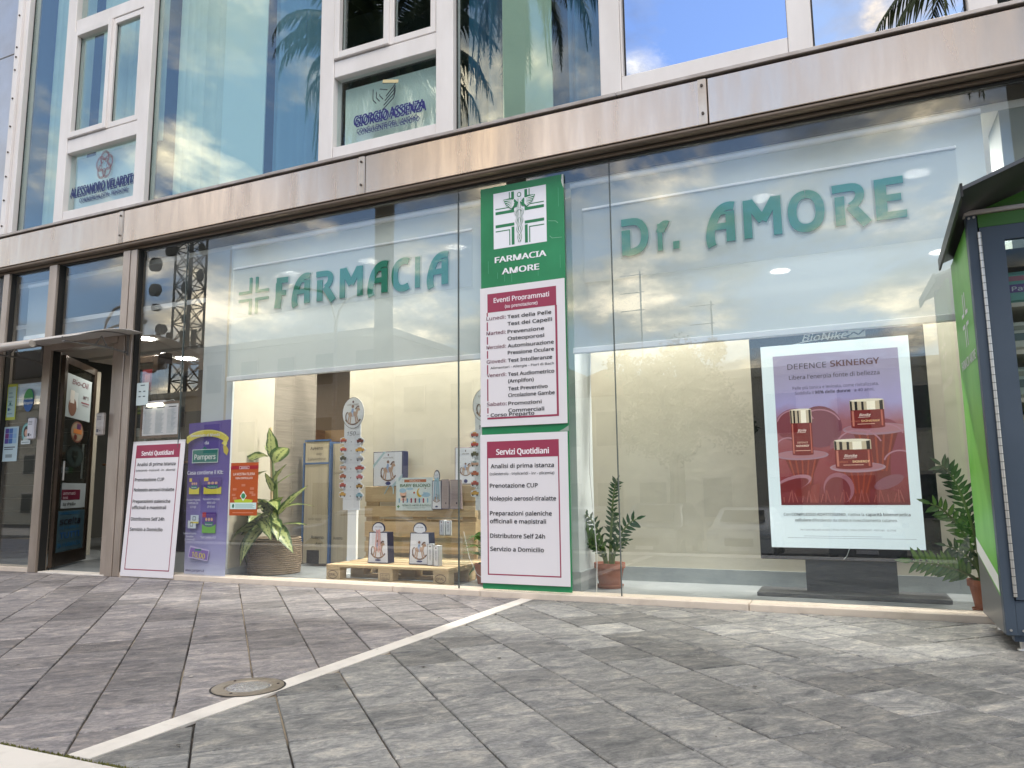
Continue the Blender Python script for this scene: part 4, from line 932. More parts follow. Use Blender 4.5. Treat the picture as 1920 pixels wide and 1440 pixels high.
# striped baby care display stand
mat('stripe_card', (.46, .40, .29), .7, 0, col2=(.38, .33, .25), nscale=28, stretch=(4.5, 4.5, .02), nlo=.4, nhi=.6)
mat('stand_blue', (.05, .12, .28), .5)
av = thing('display_stand', 'tall striped cardboard stand with blue edges behind the basket plant', 'display stand', (-5.1, 1.3, .01))
AR = Matrix.Translation((-5.16, 1.33, 0)) @ Matrix.Rotation(RAD(-2), 4, 'Z')
MB().box(-.165, .165, 0, .03, .03, 1.30, M=AR, bev=.012).build('front', MATS['stripe_card'], av)
MB().box(.168, .19, -.004, .30, .02, 1.29, M=AR, bev=.004).box(-.165, .165, -.004, -.001, 1.06, 1.078, M=AR).box(-.18, -.166, -.004, .03, .25, 1.29, M=AR).box(-.165, .165, -.004, .03, 1.302, 1.318, M=AR).build('edge_trim', MATS['stand_blue'], av)
MB().box(.192, .42, .03, .30, .02, 1.27, M=AR).build('side', MATS['stripe_card'], av)
MB().box(-.10, .06, -.006, -.002, .03, .17, M=AR).build('opening', MATS['black_gap'], av)
P = Print(AR @ Vector((-.165, -.003, 0)), u=AR.to_3x3() @ Vector((1, 0, 0)))
P.text('Aveeno', .165, 1.21, .042, .17, '2e2c26', 4, .008, 'C'); P.text('Baby', .20, 1.155, .028, .07, '3a3830', 4, 0, 'C', shear=.2); P.text('Salviettine', .165, 1.10, .032, .24, '5a564c', 4, -.002, 'C', shear=.25)
P.text('solo oggi', .16, .48, .03, .17, '6a665a', 4, -.002, 'C', shear=.25); P.text('Aveeno', .20, .285, .042, .17, '2e2c26', 4, .008, 'C'); P.text('Baby', .22, .225, .03, .08, '3a3830', 4, 0, 'C', shear=.2)
P.text('Aveeno', .47, .285, .036, .12, '2e2c26', 4, .008, 'C'); P.text('Solari', .46, .95, .03, .12, '5a564c', 4, 0, 'C', shear=.25)
P.build(av)
# EPAL pallets ---------------------------------------------------------------
def pallet(label, loc, rot, group=None):
    t = thing('wooden_pallet', label, 'pallet', loc, rot=rot)
    def b(name, *q): return MB().box(*q, bev=.003).build(name, MATS['pine'], t, local=True)
    ys = (0, .145+.04, .185+.10+.04, 0, 0); y = 0
    for w, g in ((.145, .0425), (.10, .0425), (.145, .0425), (.10, .0425), (.145, 0)): b('board', 0+rnd.uniform(-.003, .003), 1.2+rnd.uniform(-.003, .003), y, y+w, .122, .144); y += w+g+.0
    for x in (0, .5275, 1.055): b('stringer_board', x, x+.145, 0.001, .799, .1, .1215)
    for x in (0, .5275, 1.055):
        for yy in (0, .35, .70): b('block', x+.001, x+.144, yy+.002, yy+(.145 if yy == .35 else .10)-.002, .022, .0995)
    for yy in (0, .35, .70): b('bottom_board', 0, 1.2, yy+.003, yy+(.145 if yy == .35 else .10)-.003, 0, .0215)
    return t
p1 = pallet('wooden pallet lying flat on the shop floor with stamped blocks', (-4.205, .30, .011), (0, 0, RAD(.5)))
P = Print((-4.205, .2985, .011)); BR = '4a3626'
for x in (.072, 1.127): P.arc(x, .060, .050, .033, 0, 2*math.pi, .005, BR, 1, 20); P.text('EPAL', x, .048, .026, .07, BR, 3, .008, 'C')
P.frame(.555, .645, .036, .084, .003, BR, 1); P.text('IT  HT', .60, .062, .014, .06, BR, 3, .004, 'C'); P.text('003-01', .60, .042, .013, .06, BR, 3, .004, 'C'); P.rect(.58, .62, .026, .029, BR, 1)
for x in (.02, .125): P.ell(x, .133, .003, .003, BR, 1)
P.build(p1, art='stamp', txt='stamp_lettering')
p2 = pallet('wooden pallet standing on its edge behind the flat pallet', (-4.325, 1.165, .011), (RAD(90), 0, 0))
p2.location = (-4.325, 1.17, .012); 
# rotate so the deck faces the viewer: local z -> -y, local y -> +z
p2.rotation_euler = (RAD(90), 0, 0)
# rocking horse artwork
def horse(P, cx, cy, s, l=3):
    B = 'b79a86'; D = '6b5147'
    P.arc(cx, cy+.30*s, .52*s, .58*s, RAD(215), RAD(325), .07*s, D, l)
    P.ell(cx-.02*s, cy+.22*s, .26*s, .13*s, B, l+.4); P.poly([(cx+.12*s, cy+.22*s), (cx+.22*s, cy+.50*s), (cx+.36*s, cy+.52*s), (cx+.42*s, cy+.38*s), (cx+.30*s, cy+.36*s), (cx+.24*s, cy+.16*s)], B, l+.8)
    P.line([(cx+.14*s, cy+.44*s), (cx+.26*s, cy+.58*s), (cx+.36*s, cy+.56*s)], .07*s, D, l+1.1)
    for a, b, c in ((-.20, -.30, -.22), (-.12, -.16, -.26), (.12, .20, -.24), (.20, .32, -.20)): P.line([(cx+a*s, cy+.16*s), (cx+b*s, cy+c*s)], .07*s, B, l+.6)
    P.arc(cx-.32*s, cy+.10*s, .09*s, .2*s, RAD(60), RAD(260), .06*s, D, l+.2)
    P.poly([(cx-.12*s, cy+.28*s), (cx+.02*s, cy+.26*s), (cx+.05*s, cy+.46*s), (cx-.06*s, cy+.50*s)], '93a9cf', l+1.4); P.line([(cx-.04*s, cy+.30*s), (cx+.02*s, cy+.08*s)], .06*s, 'a8b8d8', l+1.6); P.ell(cx-.01*s, cy+.58*s, .075*s, .075*s, '8a6a5c', l+1.8)
mat('navy', (.012, .017, .06), .5); mat('box_white', (.70, .72, .76), .5); mat('box_pinkgrey', (.36, .29, .29), .6); mat('ribbon_blue', (.30, .50, .62), .4); mat('ribbon_pink', (.70, .42, .42), .4)
def gift_box(name, label, x0, x1, y, z0, z1, d=.07, yaw=0, side='navy', ribbon=None):
    t = thing(name, label, 'box', ((x0+x1)/2, y, z0)); cx = (x0+x1)/2; M_ = Matrix.Translation((cx, y, 0)) @ Matrix.Rotation(RAD(yaw), 4, 'Z'); h = (x1-x0)/2
    MB().box(-h, h, 0, d, z0, z1, M=M_, bev=.002).build('body', MATS[side], t)
    P = Print(M_ @ Vector((-h, 0, z0)), u=M_.to_3x3() @ Vector((1, 0, 0)), n=M_.to_3x3() @ Vector((0, -1, 0)))
    w, hh = x1-x0, z1-z0; P.rect(.008, w-.008, .008, hh-.008, 'dfe2ea', 0); horse(P, w*.52, hh*.34, min(w, hh)*.62); P.text('LINEA BIMBI', w*.52, hh*.80, hh*.045, w*.34, '7a7478', 3, 0, 'C'); P.ell(w*.52, hh*.09, w*.09, hh*.05, '2a3470', 3); P.ell(w*.52, hh*.90, w*.02, hh*.03, '5a3a44', 3)
    if ribbon: P.poly([(0, hh*.62), (w*.36, hh*.99), (w*.44, hh*.99), (0, hh*.52)], ribbon, 4); P.poly([(w*.62, 0), (w*.72, 0), (w, hh*.25), (w, hh*.35)], ribbon, 4)
    P.build(t); return t
gb = gift_box('gift_box', 'white box with rocking horse and pale blue ribbon on the left of the upright pallet', -4.245, -3.895, 1.03, .815, 1.155-.105+.10, .09, -4, ribbon='a9c3cc')
for q, dx in enumerate((-.02, .025)): MB().tube([(-4.03+dx, 1.02, .82), (-4.035+dx*1.6, 1.015, .79), (-4.05+dx*2.2, 1.015, .745)], .004, 5).build('ribbon_end', MATS['ribbon_blue'], gb)
gb2 = gift_box('gift_box', 'white box with rocking horse turned sideways on the right of the upright pallet', -3.33, -3.13, 1.03, .825, 1.165, .13, 12, 'box_pinkgrey')
# place the top boxes exactly on the upright pallet (its edge is 0.80 high)
for g_ in (gb, gb2): g_.location.z -= .0
# white paper sheet pinned on the pallet
bp_, P = poster('poster', 'white baby offer poster pinned on the upright pallet', 'poster', -3.965, -3.565, .59, .895, 1.018, 'dde9ea')
P.rect(.09, .33, .262, .288, 'b5602c', 1); P.text('REGALA IL', .21, .268, .015, .12, 'f4e6d8', 3, .008, 'C')
bbs = 'BABY BUONO'; P.text(bbs, .21, .218, .034, .33, '2f6a34', 3, .016, 'C')
P.ell(.08, .155, .035, .038, 'e9bda4', 2); P.ell(.075, .185, .038, .022, '9cc4dc', 2.5); P.poly([(.05, .09), (.12, .09), (.11, .135), (.06, .135)], 'eed0bd', 2); P.ell(.15, .20, .04, .012, 'a8cde0', 1.5)
P.ell(.26, .165, .032, .042, 'd8b438', 2); P.ell(.275, .175, .027, .036, 'dde9ea', 2.5); P.ell(.33, .145, .045, .022, '9cc4dc', 2); P.ell(.30, .150, .022, .022, '9cc4dc', 2.1); P.ell(.20, .165, .010, .010, 'c0562c', 2); P.ell(.32, .205, .006, .006, '4a2a24', 2)
for k, c in enumerate(('7fb2cc', 'b06a7a', '6ea6c8', '9c2f4a', '8a2a40', '5f9cc4', 'a82a3c', '7fb2cc')): P.rect(.03+.044*k, .045+.044*k, .072, .102, c, 2); P.ell(.0375+.044*k, .105, .009, .009, c, 2.3)
P.rect(.022, .032, .022, .05, '3a8a3a', 2); P.rect(.012, .042, .032, .041, '3a8a3a', 2.3)
P.text('FARMACIA AMORE di RAFFAELE', .07, .040, .019, .31, '2f6a50', 3, .004); P.text('Villa Comunale, tel 0931', .12, .020, .011, .2, '6a8a84', 3, 0); P.build(bp_)
# hanging flat gift packs right of the poster
def gift_pack(label, x0, x1, y, z0, z1, zt, rib, d=.05, yaw=0, flip=False):
    t = thing('gift_pack', label, 'box', ((x0+x1)/2, y, z0)); cx = (x0+x1)/2; M_ = Matrix.Translation((cx, y, 0)) @ Matrix.Rotation(RAD(yaw), 4, 'Z'); h = (x1-x0)/2; w = x1-x0; hh = z1-z0
    poly = [(-h, z0), (h, z0), (h*.88, z1), (-h*.88, z1)]
    MB().prism(poly, M_ @ Vector((0, 0, 0)), M_.to_3x3() @ Vector((1, 0, 0)), (0, 0, 1), M_.to_3x3() @ Vector((0, 1, 0)), d).build('body', MATS['navy' if not flip else 'box_pinkgrey'], t)
    P = Print(M_ @ Vector((-h, 0, z0)), u=M_.to_3x3() @ Vector((1, 0, 0)), n=M_.to_3x3() @ Vector((0, -1, 0)))
    if not flip:
        P.poly([(.006, .006), (w-.006, .006), (w-w*.06-.006, hh-.006), (w*.06+.006, hh-.006)], 'e3e5ee', 0); horse(P, w*.5, hh*.34, w*.78); P.ell(w*.5, hh*.10, w*.14, hh*.03, '2a3470', 3)
        hd = MB(); n = 12; cz = z1+(zt-z1)*.5
        pts = [(-h*.2, z1-.001)]+[(-(zt-z1)*.0-.0+h*.62*math.cos(RAD(200-k*220/n)), z1+(zt-z1)*.35+(zt-z1)*.62*math.sin(RAD(200-k*220/n))) for k in range(n+1)]+[(h*.2, z1-.001)]
        hd.prism(pts, M_ @ Vector((0, .002, 0)), M_.to_3x3() @ Vector((1, 0, 0)), (0, 0, 1), M_.to_3x3() @ Vector((0, 1, 0)), .006).build('handle', MATS['navy'], t)
        P.poly([(h+a*.86, (b-z0-(z1-z0))*.88+(z1-z0)) for a, b in pts][::-1], 'e3e5ee', .4); P.text('LINEA BIMBI', w*.5, hh+(zt-z1)*.45, .012, w*.36, '6a6a80', 3, 0, 'C')
        if rib: 
            mb = MB()
            for dx in (-.012, .006, .018): mb.face([(cx+dx-.006, y-.008, z1+.02), (cx+dx+.008, y-.009, z1+.02), (cx+dx*1.8+.004, y-.012, z0+hh*.35), (cx+dx*1.8-.008, y-.011, z0+hh*.35)])
            mb.face([(cx-.03, y-.010, z1+.03), (cx+.0, y-.012, z1+.015), (cx+.028, y-.010, z1+.034), (cx+.0, y-.013, z1-.004)]); mb.build('ribbon', MATS[rib], t)
    else:
        for q in range(9): P.rect(w*.2, w*.8, hh*(.35+.05*q), hh*(.35+.05*q)+.003, '8a7a7c', 2)
        P.ell(w*.6, hh*.2, .006, .01, '3a2a44', 3); P.frame(0, w, 0, hh, .003, '2a2c50', 1)
    P.build(t); return t
gift_pack('narrow gift pack with blue ribbon bow on the upright pallet, right of the baby poster', -3.565, -3.46, 1.0, .60, .865, .965, 'ribbon_blue')
gift_pack('brown grey back of a gift pack, right of the one with the blue bow', -3.458, -3.372, .985, .605, .872, .88, None, .02, -8, True)
gift_pack('tapered brown grey gift pack hanging behind the glass joint', -3.365, -3.25, .985, .605, .868, .88, None, .03, 6, True)
gift_pack('white gift pack with pink ribbon standing on the left of the flat pallet', -3.915, -3.70, .50, .156, .42, .51, 'ribbon_pink', .09)
gift_pack('white gift pack with rocking horse standing in the middle of the flat pallet', -3.495, -3.285, .50, .156, .42, .51, None, .09)
# clear risers
def riser(x0, x1, y0, y1, z0, z1, label):
    t = thing('acrylic_riser', label, 'stand', ((x0+x1)/2, y0, z0))
    part('top', 'acrylic', (x0, x1, y0, y1, z1-.004, z1), parent=t); part('leg', 'acrylic', (x0, x0+.004, y0, y1, z0, z1-.0045), parent=t); part('leg', 'acrylic', (x1-.004, x1, y0, y1, z0, z1-.0045), parent=t)
riser(-3.285, -3.06, .62, .86, .1565, .392, 'clear acrylic riser carrying two small cartons'); riser(-3.84, -3.56, .70, .92, .1565, .40, 'clear acrylic riser behind the pink ribbon pack')
def carton(label, x, y, z, w, h, d, yaw):
    t = thing('carton', label, 'box', (x, y, z)); M_ = Matrix.Translation((x, y, 0)) @ Matrix.Rotation(RAD(yaw), 4, 'Z')
    MB().box(-w/2, w/2, 0, d, z, z+h, M=M_, bev=.0015).build('body', MATS['box_white'], t)
    P = Print(M_ @ Vector((-w/2, 0, z)), u=M_.to_3x3() @ Vector((1, 0, 0)), n=M_.to_3x3() @ Vector((0, -1, 0))); P.frame(0, w, 0, h, .003, '2a3050', 0)
    P.text('LINEA BIMBI', w*.62, h*.25, w*.28, h*.5, '5a5a74', 3, .004, rot=RAD(90)); P.ell(w*.5, h*.88, w*.12, w*.14, '6a3a4a', 3); P.build(t)
carton('left small carton on the clear riser', -3.268, .66, .393, .046, .125, .046, -6); carton('right small carton on the clear riser', -3.215, .68, .393, .046, .12, .046, 14)
carton('small carton under the riser, leftmost of the lower pair', -3.27, .47, .1565, .05, .175, .05, 10); carton('small carton under the riser, rightmost of the lower pair', -3.19, .43, .1565, .05, .165, .055, -6)
# height charts
def chart(x, y, label, z0=.60, dx=0, scale=1.):
    t = thing('height_chart', label, 'height chart', (x, y, z0)); w = .105
    part('strip', 'box_white', (x-w, x+w-.02, y, y+.006, z0, 1.42), parent=t); MB().prism([(x+.125*math.cos(a*math.pi/14), 1.515+.15*math.sin(a*math.pi/14)) for a in range(28)], (0, y-.004, 0), (1, 0, 0), (0, 0, 1), (0, -1, 0), .004).build('head', MATS['box_white'], t)
    P = Print((x, y-.008, z0)); P.arc(0, .915, .123, .148, 0, 2*math.pi, .004, '4a3a3c', 1, 26); horse(P, 0, .86, .20); P.text('LINEA BIMBI', 0, .985, .020, .13, '6a6064', 4, 0, 'C'); P.ell(0, 1.02, .010, .012, '5a3a44', 3); P.build(t)
    P = Print((x, y, z0)); P.text('150', -.075, .70, .045, .10, '5a5a60', 3, 0, shear=.2); P.text('cm', .04, .70, .018, .03, '5a5a60', 3, 0)
    for q in range(7): P.rect(-.085, .06, .10+.085*q, .1012+.085*q, '9aa0a8', 1); P.ell(-.02, .11+.085*q+.02, .005, .005, '4a4a54', 2)
    P.build(t, art='scale_marks')
    toys = [('b3402c', 'd89a3c'), ('7a3a2c', '5a4030'), ('c2382c', 'd8a030'), ('d8a030', 'c88c28'), ('4a4a30', '6a6a3c'), ('8a8a90', 'd0c8b8'), ('d0a088', '90a8b0'), ('b8382c', '8a2a24'), ('b2562c', 'a04a28'), ('b85a5a', 'c86a6c'), ('a83a30', 'c25a3c'), ('b08a4a', '7a5a34'), ('c89a3c', 'b88a30'), ('8ab0c0', '6a98b0')]
    for k, (c, c2) in enumerate(toys):
        s = -1 if k % 2 == 0 else 1; zz2 = .655-.085*(k//2)-.01*(k % 2); xx = s*.095-.01
        tw = .05 if k not in (3, 7) else .068
        q = MB(); q.prism([(xx+tw*math.cos(a*math.pi/5)*(.86 if a % 2 else 1.0), z0+zz2+.036*math.sin(a*math.pi/5)*(.9 if a % 2 else 1.05)) for a in range(10)], (x, y-.003, 0), (1, 0, 0), (0, 0, 1), (0, -1, 0), .003)
        tt = q.build('toy_tag', MATS['box_white'], t); P = Print((x+xx, y-.0062, z0+zz2))
        P.rect(-tw*.75, tw*.7, -.012, .012, c, 1); P.rect(-tw*.4, tw*.3, .012, .024, c2, 1.5); P.ell(-tw*.45, -.014, .008, .008, '3a3030', 2); P.ell(tw*.4, -.014, .008, .008, '3a3030', 2)
        if k % 3 == 1: P.text(str(140-10*(k//2)*2), 0, -.045, .024, .06, '70808c', 3, 0, 'C')
        P.art.build('picture', MATS['print'], tt)
        if P.txt.f: P.txt.build('number', MATS['print'], tt)
    part('stand', 'blind_bar', (x-.055, x+.045, y+.01, y+.04, .012, z0+.05), parent=t); part('foot', 'blind_bar', (x-.10, x+.09, y-.03, y+.12, .0105, .02), parent=t)
    return t
chart(-4.31, .80, 'white height chart with round rocking horse top and toy tags left of the pallets')
chart(-2.905, .80, 'second height chart, mostly hidden behind the green pillar sign')
wr = MB().tube([(-3.10, .75, .42), (-3.05, .7, .33), (-2.98, .62, .22), (-2.85, .5, .1), (-2.70, .45, .03)], .0022, 5); wr.build('cable', MATS['ceiling_white'], label='thin white cable curving down behind the glass joint beside the pallet', cat='cable')
hp = thing('potted_plant', 'green plant mostly hidden behind the green pillar sign beside the pallet', 'plant', (-2.80, .62, .01))
MB().lathe([(.001, .012), (.09, .012), (.12, .17), (.001, .17)], -2.80, .62, 20).build('pot', MATS['terracotta'], hp)
LH = leaf_mesh(.30, .10, .5)
for k in range(12): put_leaf(LH, 'zz_leaf_light', hp, (-2.80+rnd.uniform(-.03, .03), .60, .18+rnd.uniform(0, .3)*(k % 2)), 180+rnd.uniform(-70, 70), rnd.uniform(-10, 60), 0, rnd.uniform(.6, .9))

# ------------------------------------------------------------------ right window
LZ = leaf_mesh(.078, .027, .2, .25, 5); LZ.materials.append(MATS['zz_leaf'])
def zz_plant(label, cx, cy, z0, pr, ph, stems, light=(), tile=True):
    t = thing('potted_plant', label, 'plant', (cx, cy, z0))
    smooth_edges(MB().lathe([(.001, z0+.02), (pr*.70, z0+.02), (pr*.90, z0+ph*.78), (pr*.905, z0+ph*.80), (pr, z0+ph*.80), (pr, z0+ph), (pr*.93, z0+ph), (pr*.88, z0+ph*.86), (.001, z0+ph*.86)], cx, cy, 32).build('pot', MATS['terracotta'], t))
    smooth_edges(MB().lathe([(.001, z0), (pr*.80, z0), (pr*.88, z0+.024), (pr*.85, z0+.026), (pr*.72, z0+.010), (.001, z0+.010)], cx, cy, 32).build('saucer', MATS['terracotta'], t))
    MB().lathe([(pr*.87, z0+ph*.865), (.001, z0+ph*.89)], cx, cy, 20).build('soil', MATS['soil'], t)
    for si, (dx, dz, dy, n, lz) in enumerate(stems):      # tip offset
        fr = thing('frond', None, None, (0, 0, z0+ph*.86-z0)); fr.parent = t; m = 'zz_leaf_light' if si in light else 'zz_leaf'
        sx, sy = dx*.12, dy*.1; pts = []
        for k in range(10):
            u = k/9; pts.append(Vector((cx+sx+(dx-sx)*(u**1.6), cy+sy+(dy-sy)*u**1.4, z0+ph*.86+dz*(1-(1-u)**1.5)*(1 if dz > .12 else u+.6*(1-u)))))
        smooth_edges(MB().tube(pts, [.011*(1-.75*k/9)+.002 for k in range(10)], 6).build('stem', MATS['stem_green'], fr))
        mb_v, mb_f, uvs = [], [], []
        for q in range(n):
            u = .30+.70*q/(n-1); k = min(int(u*9), 8); p = pts[k].lerp(pts[k+1], u*9-k); d = (pts[k+1]-pts[k]).normalized()
            for s in ((-1, 1) if q < n-1 else (0,)):
                side = d.cross(Vector((0, 1, 0.25))).normalized()*s
                ax = (side*.85+d*.55+Vector((0, rnd.uniform(-.45, .1), rnd.uniform(-.1, .1)))).normalized() if s else d
                up = Vector((0, -1, .35)); up = (up-ax*up.dot(ax)).normalized(); yy = up.cross(ax)
                R_ = Matrix((ax, yy, up)).transposed(); sc = lz*(1.0-.35*abs(u-.6))*rnd.uniform(.85, 1.1); i = len(mb_v)
                for v in LZ.vertices: mb_v.append(p+R_ @ (v.co*sc))
                for pl_ in LZ.polygons: mb_f.append(tuple(i+w for w in pl_.vertices))
        me = bpy.data.meshes.new('leaflets'); off = t.location+fr.location; me.from_pydata([tuple(v-off) for v in mb_v], [], mb_f); uvl = me.uv_layers.new(name='UVMap'); nl = len(LZ.loops); src = [tuple(LZ.uv_layers[0].data[k].uv) for k in range(nl)]
        for k in range(len(me.loops)): uvl.data[k].uv = src[k % nl]
        me.polygons.foreach_set('use_smooth', [True]*len(me.polygons)); me.materials.append(MATS[m])
        o = bpy.data.objects.new('leaflets', me); COL.objects.link(o); o.parent = fr
    return t
zz_plant('glossy dark leaved plant in a terracotta pot right of the green pillar sign', -1.785, .70, .012, .122, .19,
    [(.08, .66, .0, 15, .85), (-.23, .29, -.14, 10, 1.5), (.22, .36, .02, 8, 1.25), (-.15, .40, -.14, 8, 1.05), (.06, .42, -.04, 8, .85), (-.13, .17, -.10, 6, .75), (.16, .20, -.02, 6, .8), (.02, .32, .05, 7, .8)], light=(1,))
zz_plant('glossy leaved plant in a terracotta pot half hidden by the green kiosk', .70, .34, .012, .112, .195,
    [(-.20, .72, -.05, 15, 1.25), (-.40, .13, -.06, 12, 1.45), (-.27, .48, .0, 11, 1.15), (-.12, .40, .0, 9, 1.1), (.08, .50, .0, 10, 1.1), (-.2, .22, .04, 8, 1.1), (.05, .30, -.05, 8, 1.0)], light=(1, 2))
# advertising totem
to = thing('advertising_totem', 'black upright display with a lit skin care poster in the right window', 'display stand', (-.07, .75, .012))
part('panel', 'black_gloss', (-.655, .510, .75, .83, .258, 1.925), bev=.004, parent=to)
part('column', 'dark_grey_lam', (-.355, .230, .775, .84, .040, .2565), parent=to); part('base_plate', 'dark_grey_lam', (-.68, .53, .62, .96, .011, .039), bev=.003, parent=to)
mat('lit_white', (.62, .68, .70), .3, emit=(.68, .80, .84), emstr=.36)
part('light_box', 'lit_white', (-.574, .412, .742, .7495, .343, 1.815), parent=to)
P = Print((0, .7415, 0)); P.frame(-.574, .412, .343, 1.815, .012, 'c3d2d2', 0)
def screen_grad():
    m = bpy.data.materials.new('poster_backdrop'); m.use_nodes = True; t = m.node_tree; b = t.nodes['Principled BSDF']; l = t.links.new; b.inputs['Roughness'].default_value = .25
    g = t.nodes.new('ShaderNodeNewGeometry'); sx = t.nodes.new('ShaderNodeSeparateXYZ'); l(g.outputs['Position'], sx.inputs[0]); mr = t.nodes.new('ShaderNodeMapRange'); mr.inputs[1].default_value = .64; mr.inputs[2].default_value = 1.74; l(sx.outputs[2], mr.inputs[0])
    n = t.nodes.new('ShaderNodeTexNoise'); n.inputs['Scale'].default_value = 3.2; n.inputs['Detail'].default_value = 3; l(g.outputs['Position'], n.inputs['Vector']); a = t.nodes.new('ShaderNodeMath'); a.operation = 'MULTIPLY_ADD'; l(n.outputs[0], a.inputs[0]); a.inputs[1].default_value = .30; l(mr.outputs[0], a.inputs[2])
    r = t.nodes.new('ShaderNodeValToRGB'); l(a.outputs[0], r.inputs[0]); e = r.color_ramp.elements; e.new(.5); e.new(.5); e.new(.5)
    for i, (p, c) in enumerate(((.12, '64282a'), (.40, '8a3e42'), (.66, '986068'), (.80, '9a92bc'), (1.0, '938ca8'))): e[i].position = p; e[i].color = (*lin(c), 1)
    l(r.outputs[0], b.inputs['Base Color']); l(r.outputs[0], b.inputs['Emission Color']); b.inputs['Emission Strength'].default_value = .32; MATS['poster_backdrop'] = m
screen_grad()
part('picture', 'poster_backdrop', (-.491, .341, .7408, .7416, .643, 1.735), parent=to)
P = Print((0, .7405, 0)); BKT = '38303c'; P.clip = (-.4905, .3405, .6435, 1.7345)
# mushrooms
def mush(cx, z, w, h, cap, stem, l=0):
    P.poly([(cx-w*.36, z), (cx-w*.20, z-h*.45), (cx-w*.16, z-h), (cx+w*.16, z-h), (cx+w*.20, z-h*.45), (cx+w*.36, z)], stem, l)
    for q in range(5): P.line([(cx-w*.26+w*.13*q, z-.01), (cx-w*.12+w*.06*q, z-h*.7)], w*.03, '8a3c2a', l+.3)
    P.ell(cx, z, w*.5, w*.10, cap, l+.6); P.ell(cx, z+w*.012, w*.46, w*.075, '9a6a72', l+.8)
def blob(cx, cz, rx, rz, c, l, rot=0): P.ell(cx, cz, rx, rz, c, l, rot=rot, n=26)
blob(-.36, 1.22, .14, .12, '74383f', .1); blob(-.20, 1.20, .15, .15, '703c48', .2, .3); blob(.22, 1.10, .12, .14, '7c3a48', .2); blob(.02, 1.05, .16, .09, '7c4a56', .3); blob(-.05, .98, .12, .08, '7e3238', .4); blob(.28, .92, .10, .10, '7a3440', .4)
mush(.16, 1.17, .42, .42, '94727e', '6a2622', 1); mush(-.33, 1.00, .36, .30, '94727e', '6c2420', 2); mush(.03, .905, .36, .26, '9c7c86', '743028', 3)
blob(-.40, .80, .13, .05, '9a6a74', 3, .3); blob(-.41, .785, .12, .04, '6a2426', 3.2, .3); blob(-.10, .76, .10, .11, '8e5a64', 4); blob(-.11, .74, .085, .10, '6e2c30', 4.2); blob(.22, .80, .10, .04, '7a4a54', 4, .4); P.rect(-.491, .341, .643, .66, '5e2226', 4.6)
P.poly([(-.3, .643), (-.28, .78), (-.22, .80), (-.24, .643)], '7c3430', 4.5); P.poly([(.12, .643), (.13, .75), (.26, .74), (.30, .643)], '70302e', 4.5)
def jar(x0, x1, z0, z1, lid, l, tall=False):
    zl = z1-(z1-z0)*lid; w = x1-x0
    P.rect(x0, x1, z0, zl, '6e1d1a', l); P.rect(x0+w*.04, x0+w*.10, z0+.008, zl-.006, 'b06a5a', l+.2); P.rect(x1-w*.10, x1-w*.05, z0+.008, zl-.006, 'a85a4a', l+.2); P.ell((x0+x1)/2, z0, w/2, w*.05, '6e1d1a', l-.1)
    P.rect(x0-.002, x1+.002, zl, z1, 'b9a98f', l+.3); P.ell((x0+x1)/2, z1, w/2, w*.045, 'd9cfba', l+.5)
    for a, b in ((.0, .06), (.14, .22), (.34, .41), (.88, .98)): P.rect(x0+w*a, x0+w*b, zl, z1, '16100e', l+.4)
    P.rect(x0+w*.5, x0+w*.75, zl, z1-.003, 'e9e0cc', l+.4)
for (cx_, cz_, rr_) in ((-.36, 1.22, .13), (-.20, 1.20, .145), (.22, 1.10, .12), (.30, .93, .10), (-.42, 1.06, .08), (.05, 1.04, .15)):
    P.arc(cx_, cz_, rr_, rr_*.85, RAD(20), RAD(165), .010, 'a0727e', 5, 16)
for k_ in range(26):
    x_ = -.47+.031*k_; P.line([(x_, .662), (x_+.02*math.sin(k_*1.7), .70+.05*abs(math.sin(k_*2.3)))], .006, '8c4a44', 5)
jar(.01, .225, 1.185, 1.375, .36, 6); jar(-.11, .125, .905, 1.095, .34, 7); jar(-.392, -.250, 1.005, 1.330, .30, 6)
for cx, z, w in ((.10, 1.262, .07), (-.01, .978, .08), (-.32, 1.17, .055)): P.text('Bionike', cx, z, .022, w, 'efe2d8', 9, 0, 'C', shear=.3); P.line([(cx-w*.6, z-.008), (cx+w*.5, z-.006)], .002, 'efe2d8', 9)
P.text('SKINERGY', .135, 1.222, .016, .12, 'e0b884', 9, .008, 'C'); P.text('DEFENCE', .035, 1.222, .013, .06, 'a8604c', 9, 0, 'C'); P.text('SKINERGY', .055, .938, .018, .11, 'f0cfa0', 9, .008, 'C'); P.text('DEFENCE', -.06, .938, .014, .06, 'b06a50', 9, 0, 'C')
P.text('DEFENCE', -.32, 1.085, .014, .07, 'd8bca8', 9, 0, 'C'); P.text('SKINERGY', -.32, 1.06, .016, .09, 'f0dcc8', 9, .006, 'C')
for x0, x1, z in ((-.37, -.27, 1.03), (.05, .16, 1.205), (-.06, .07, .92)): P.rect(x0, x1, z, z+.004, 'd0a898', 9)
P.clip = None
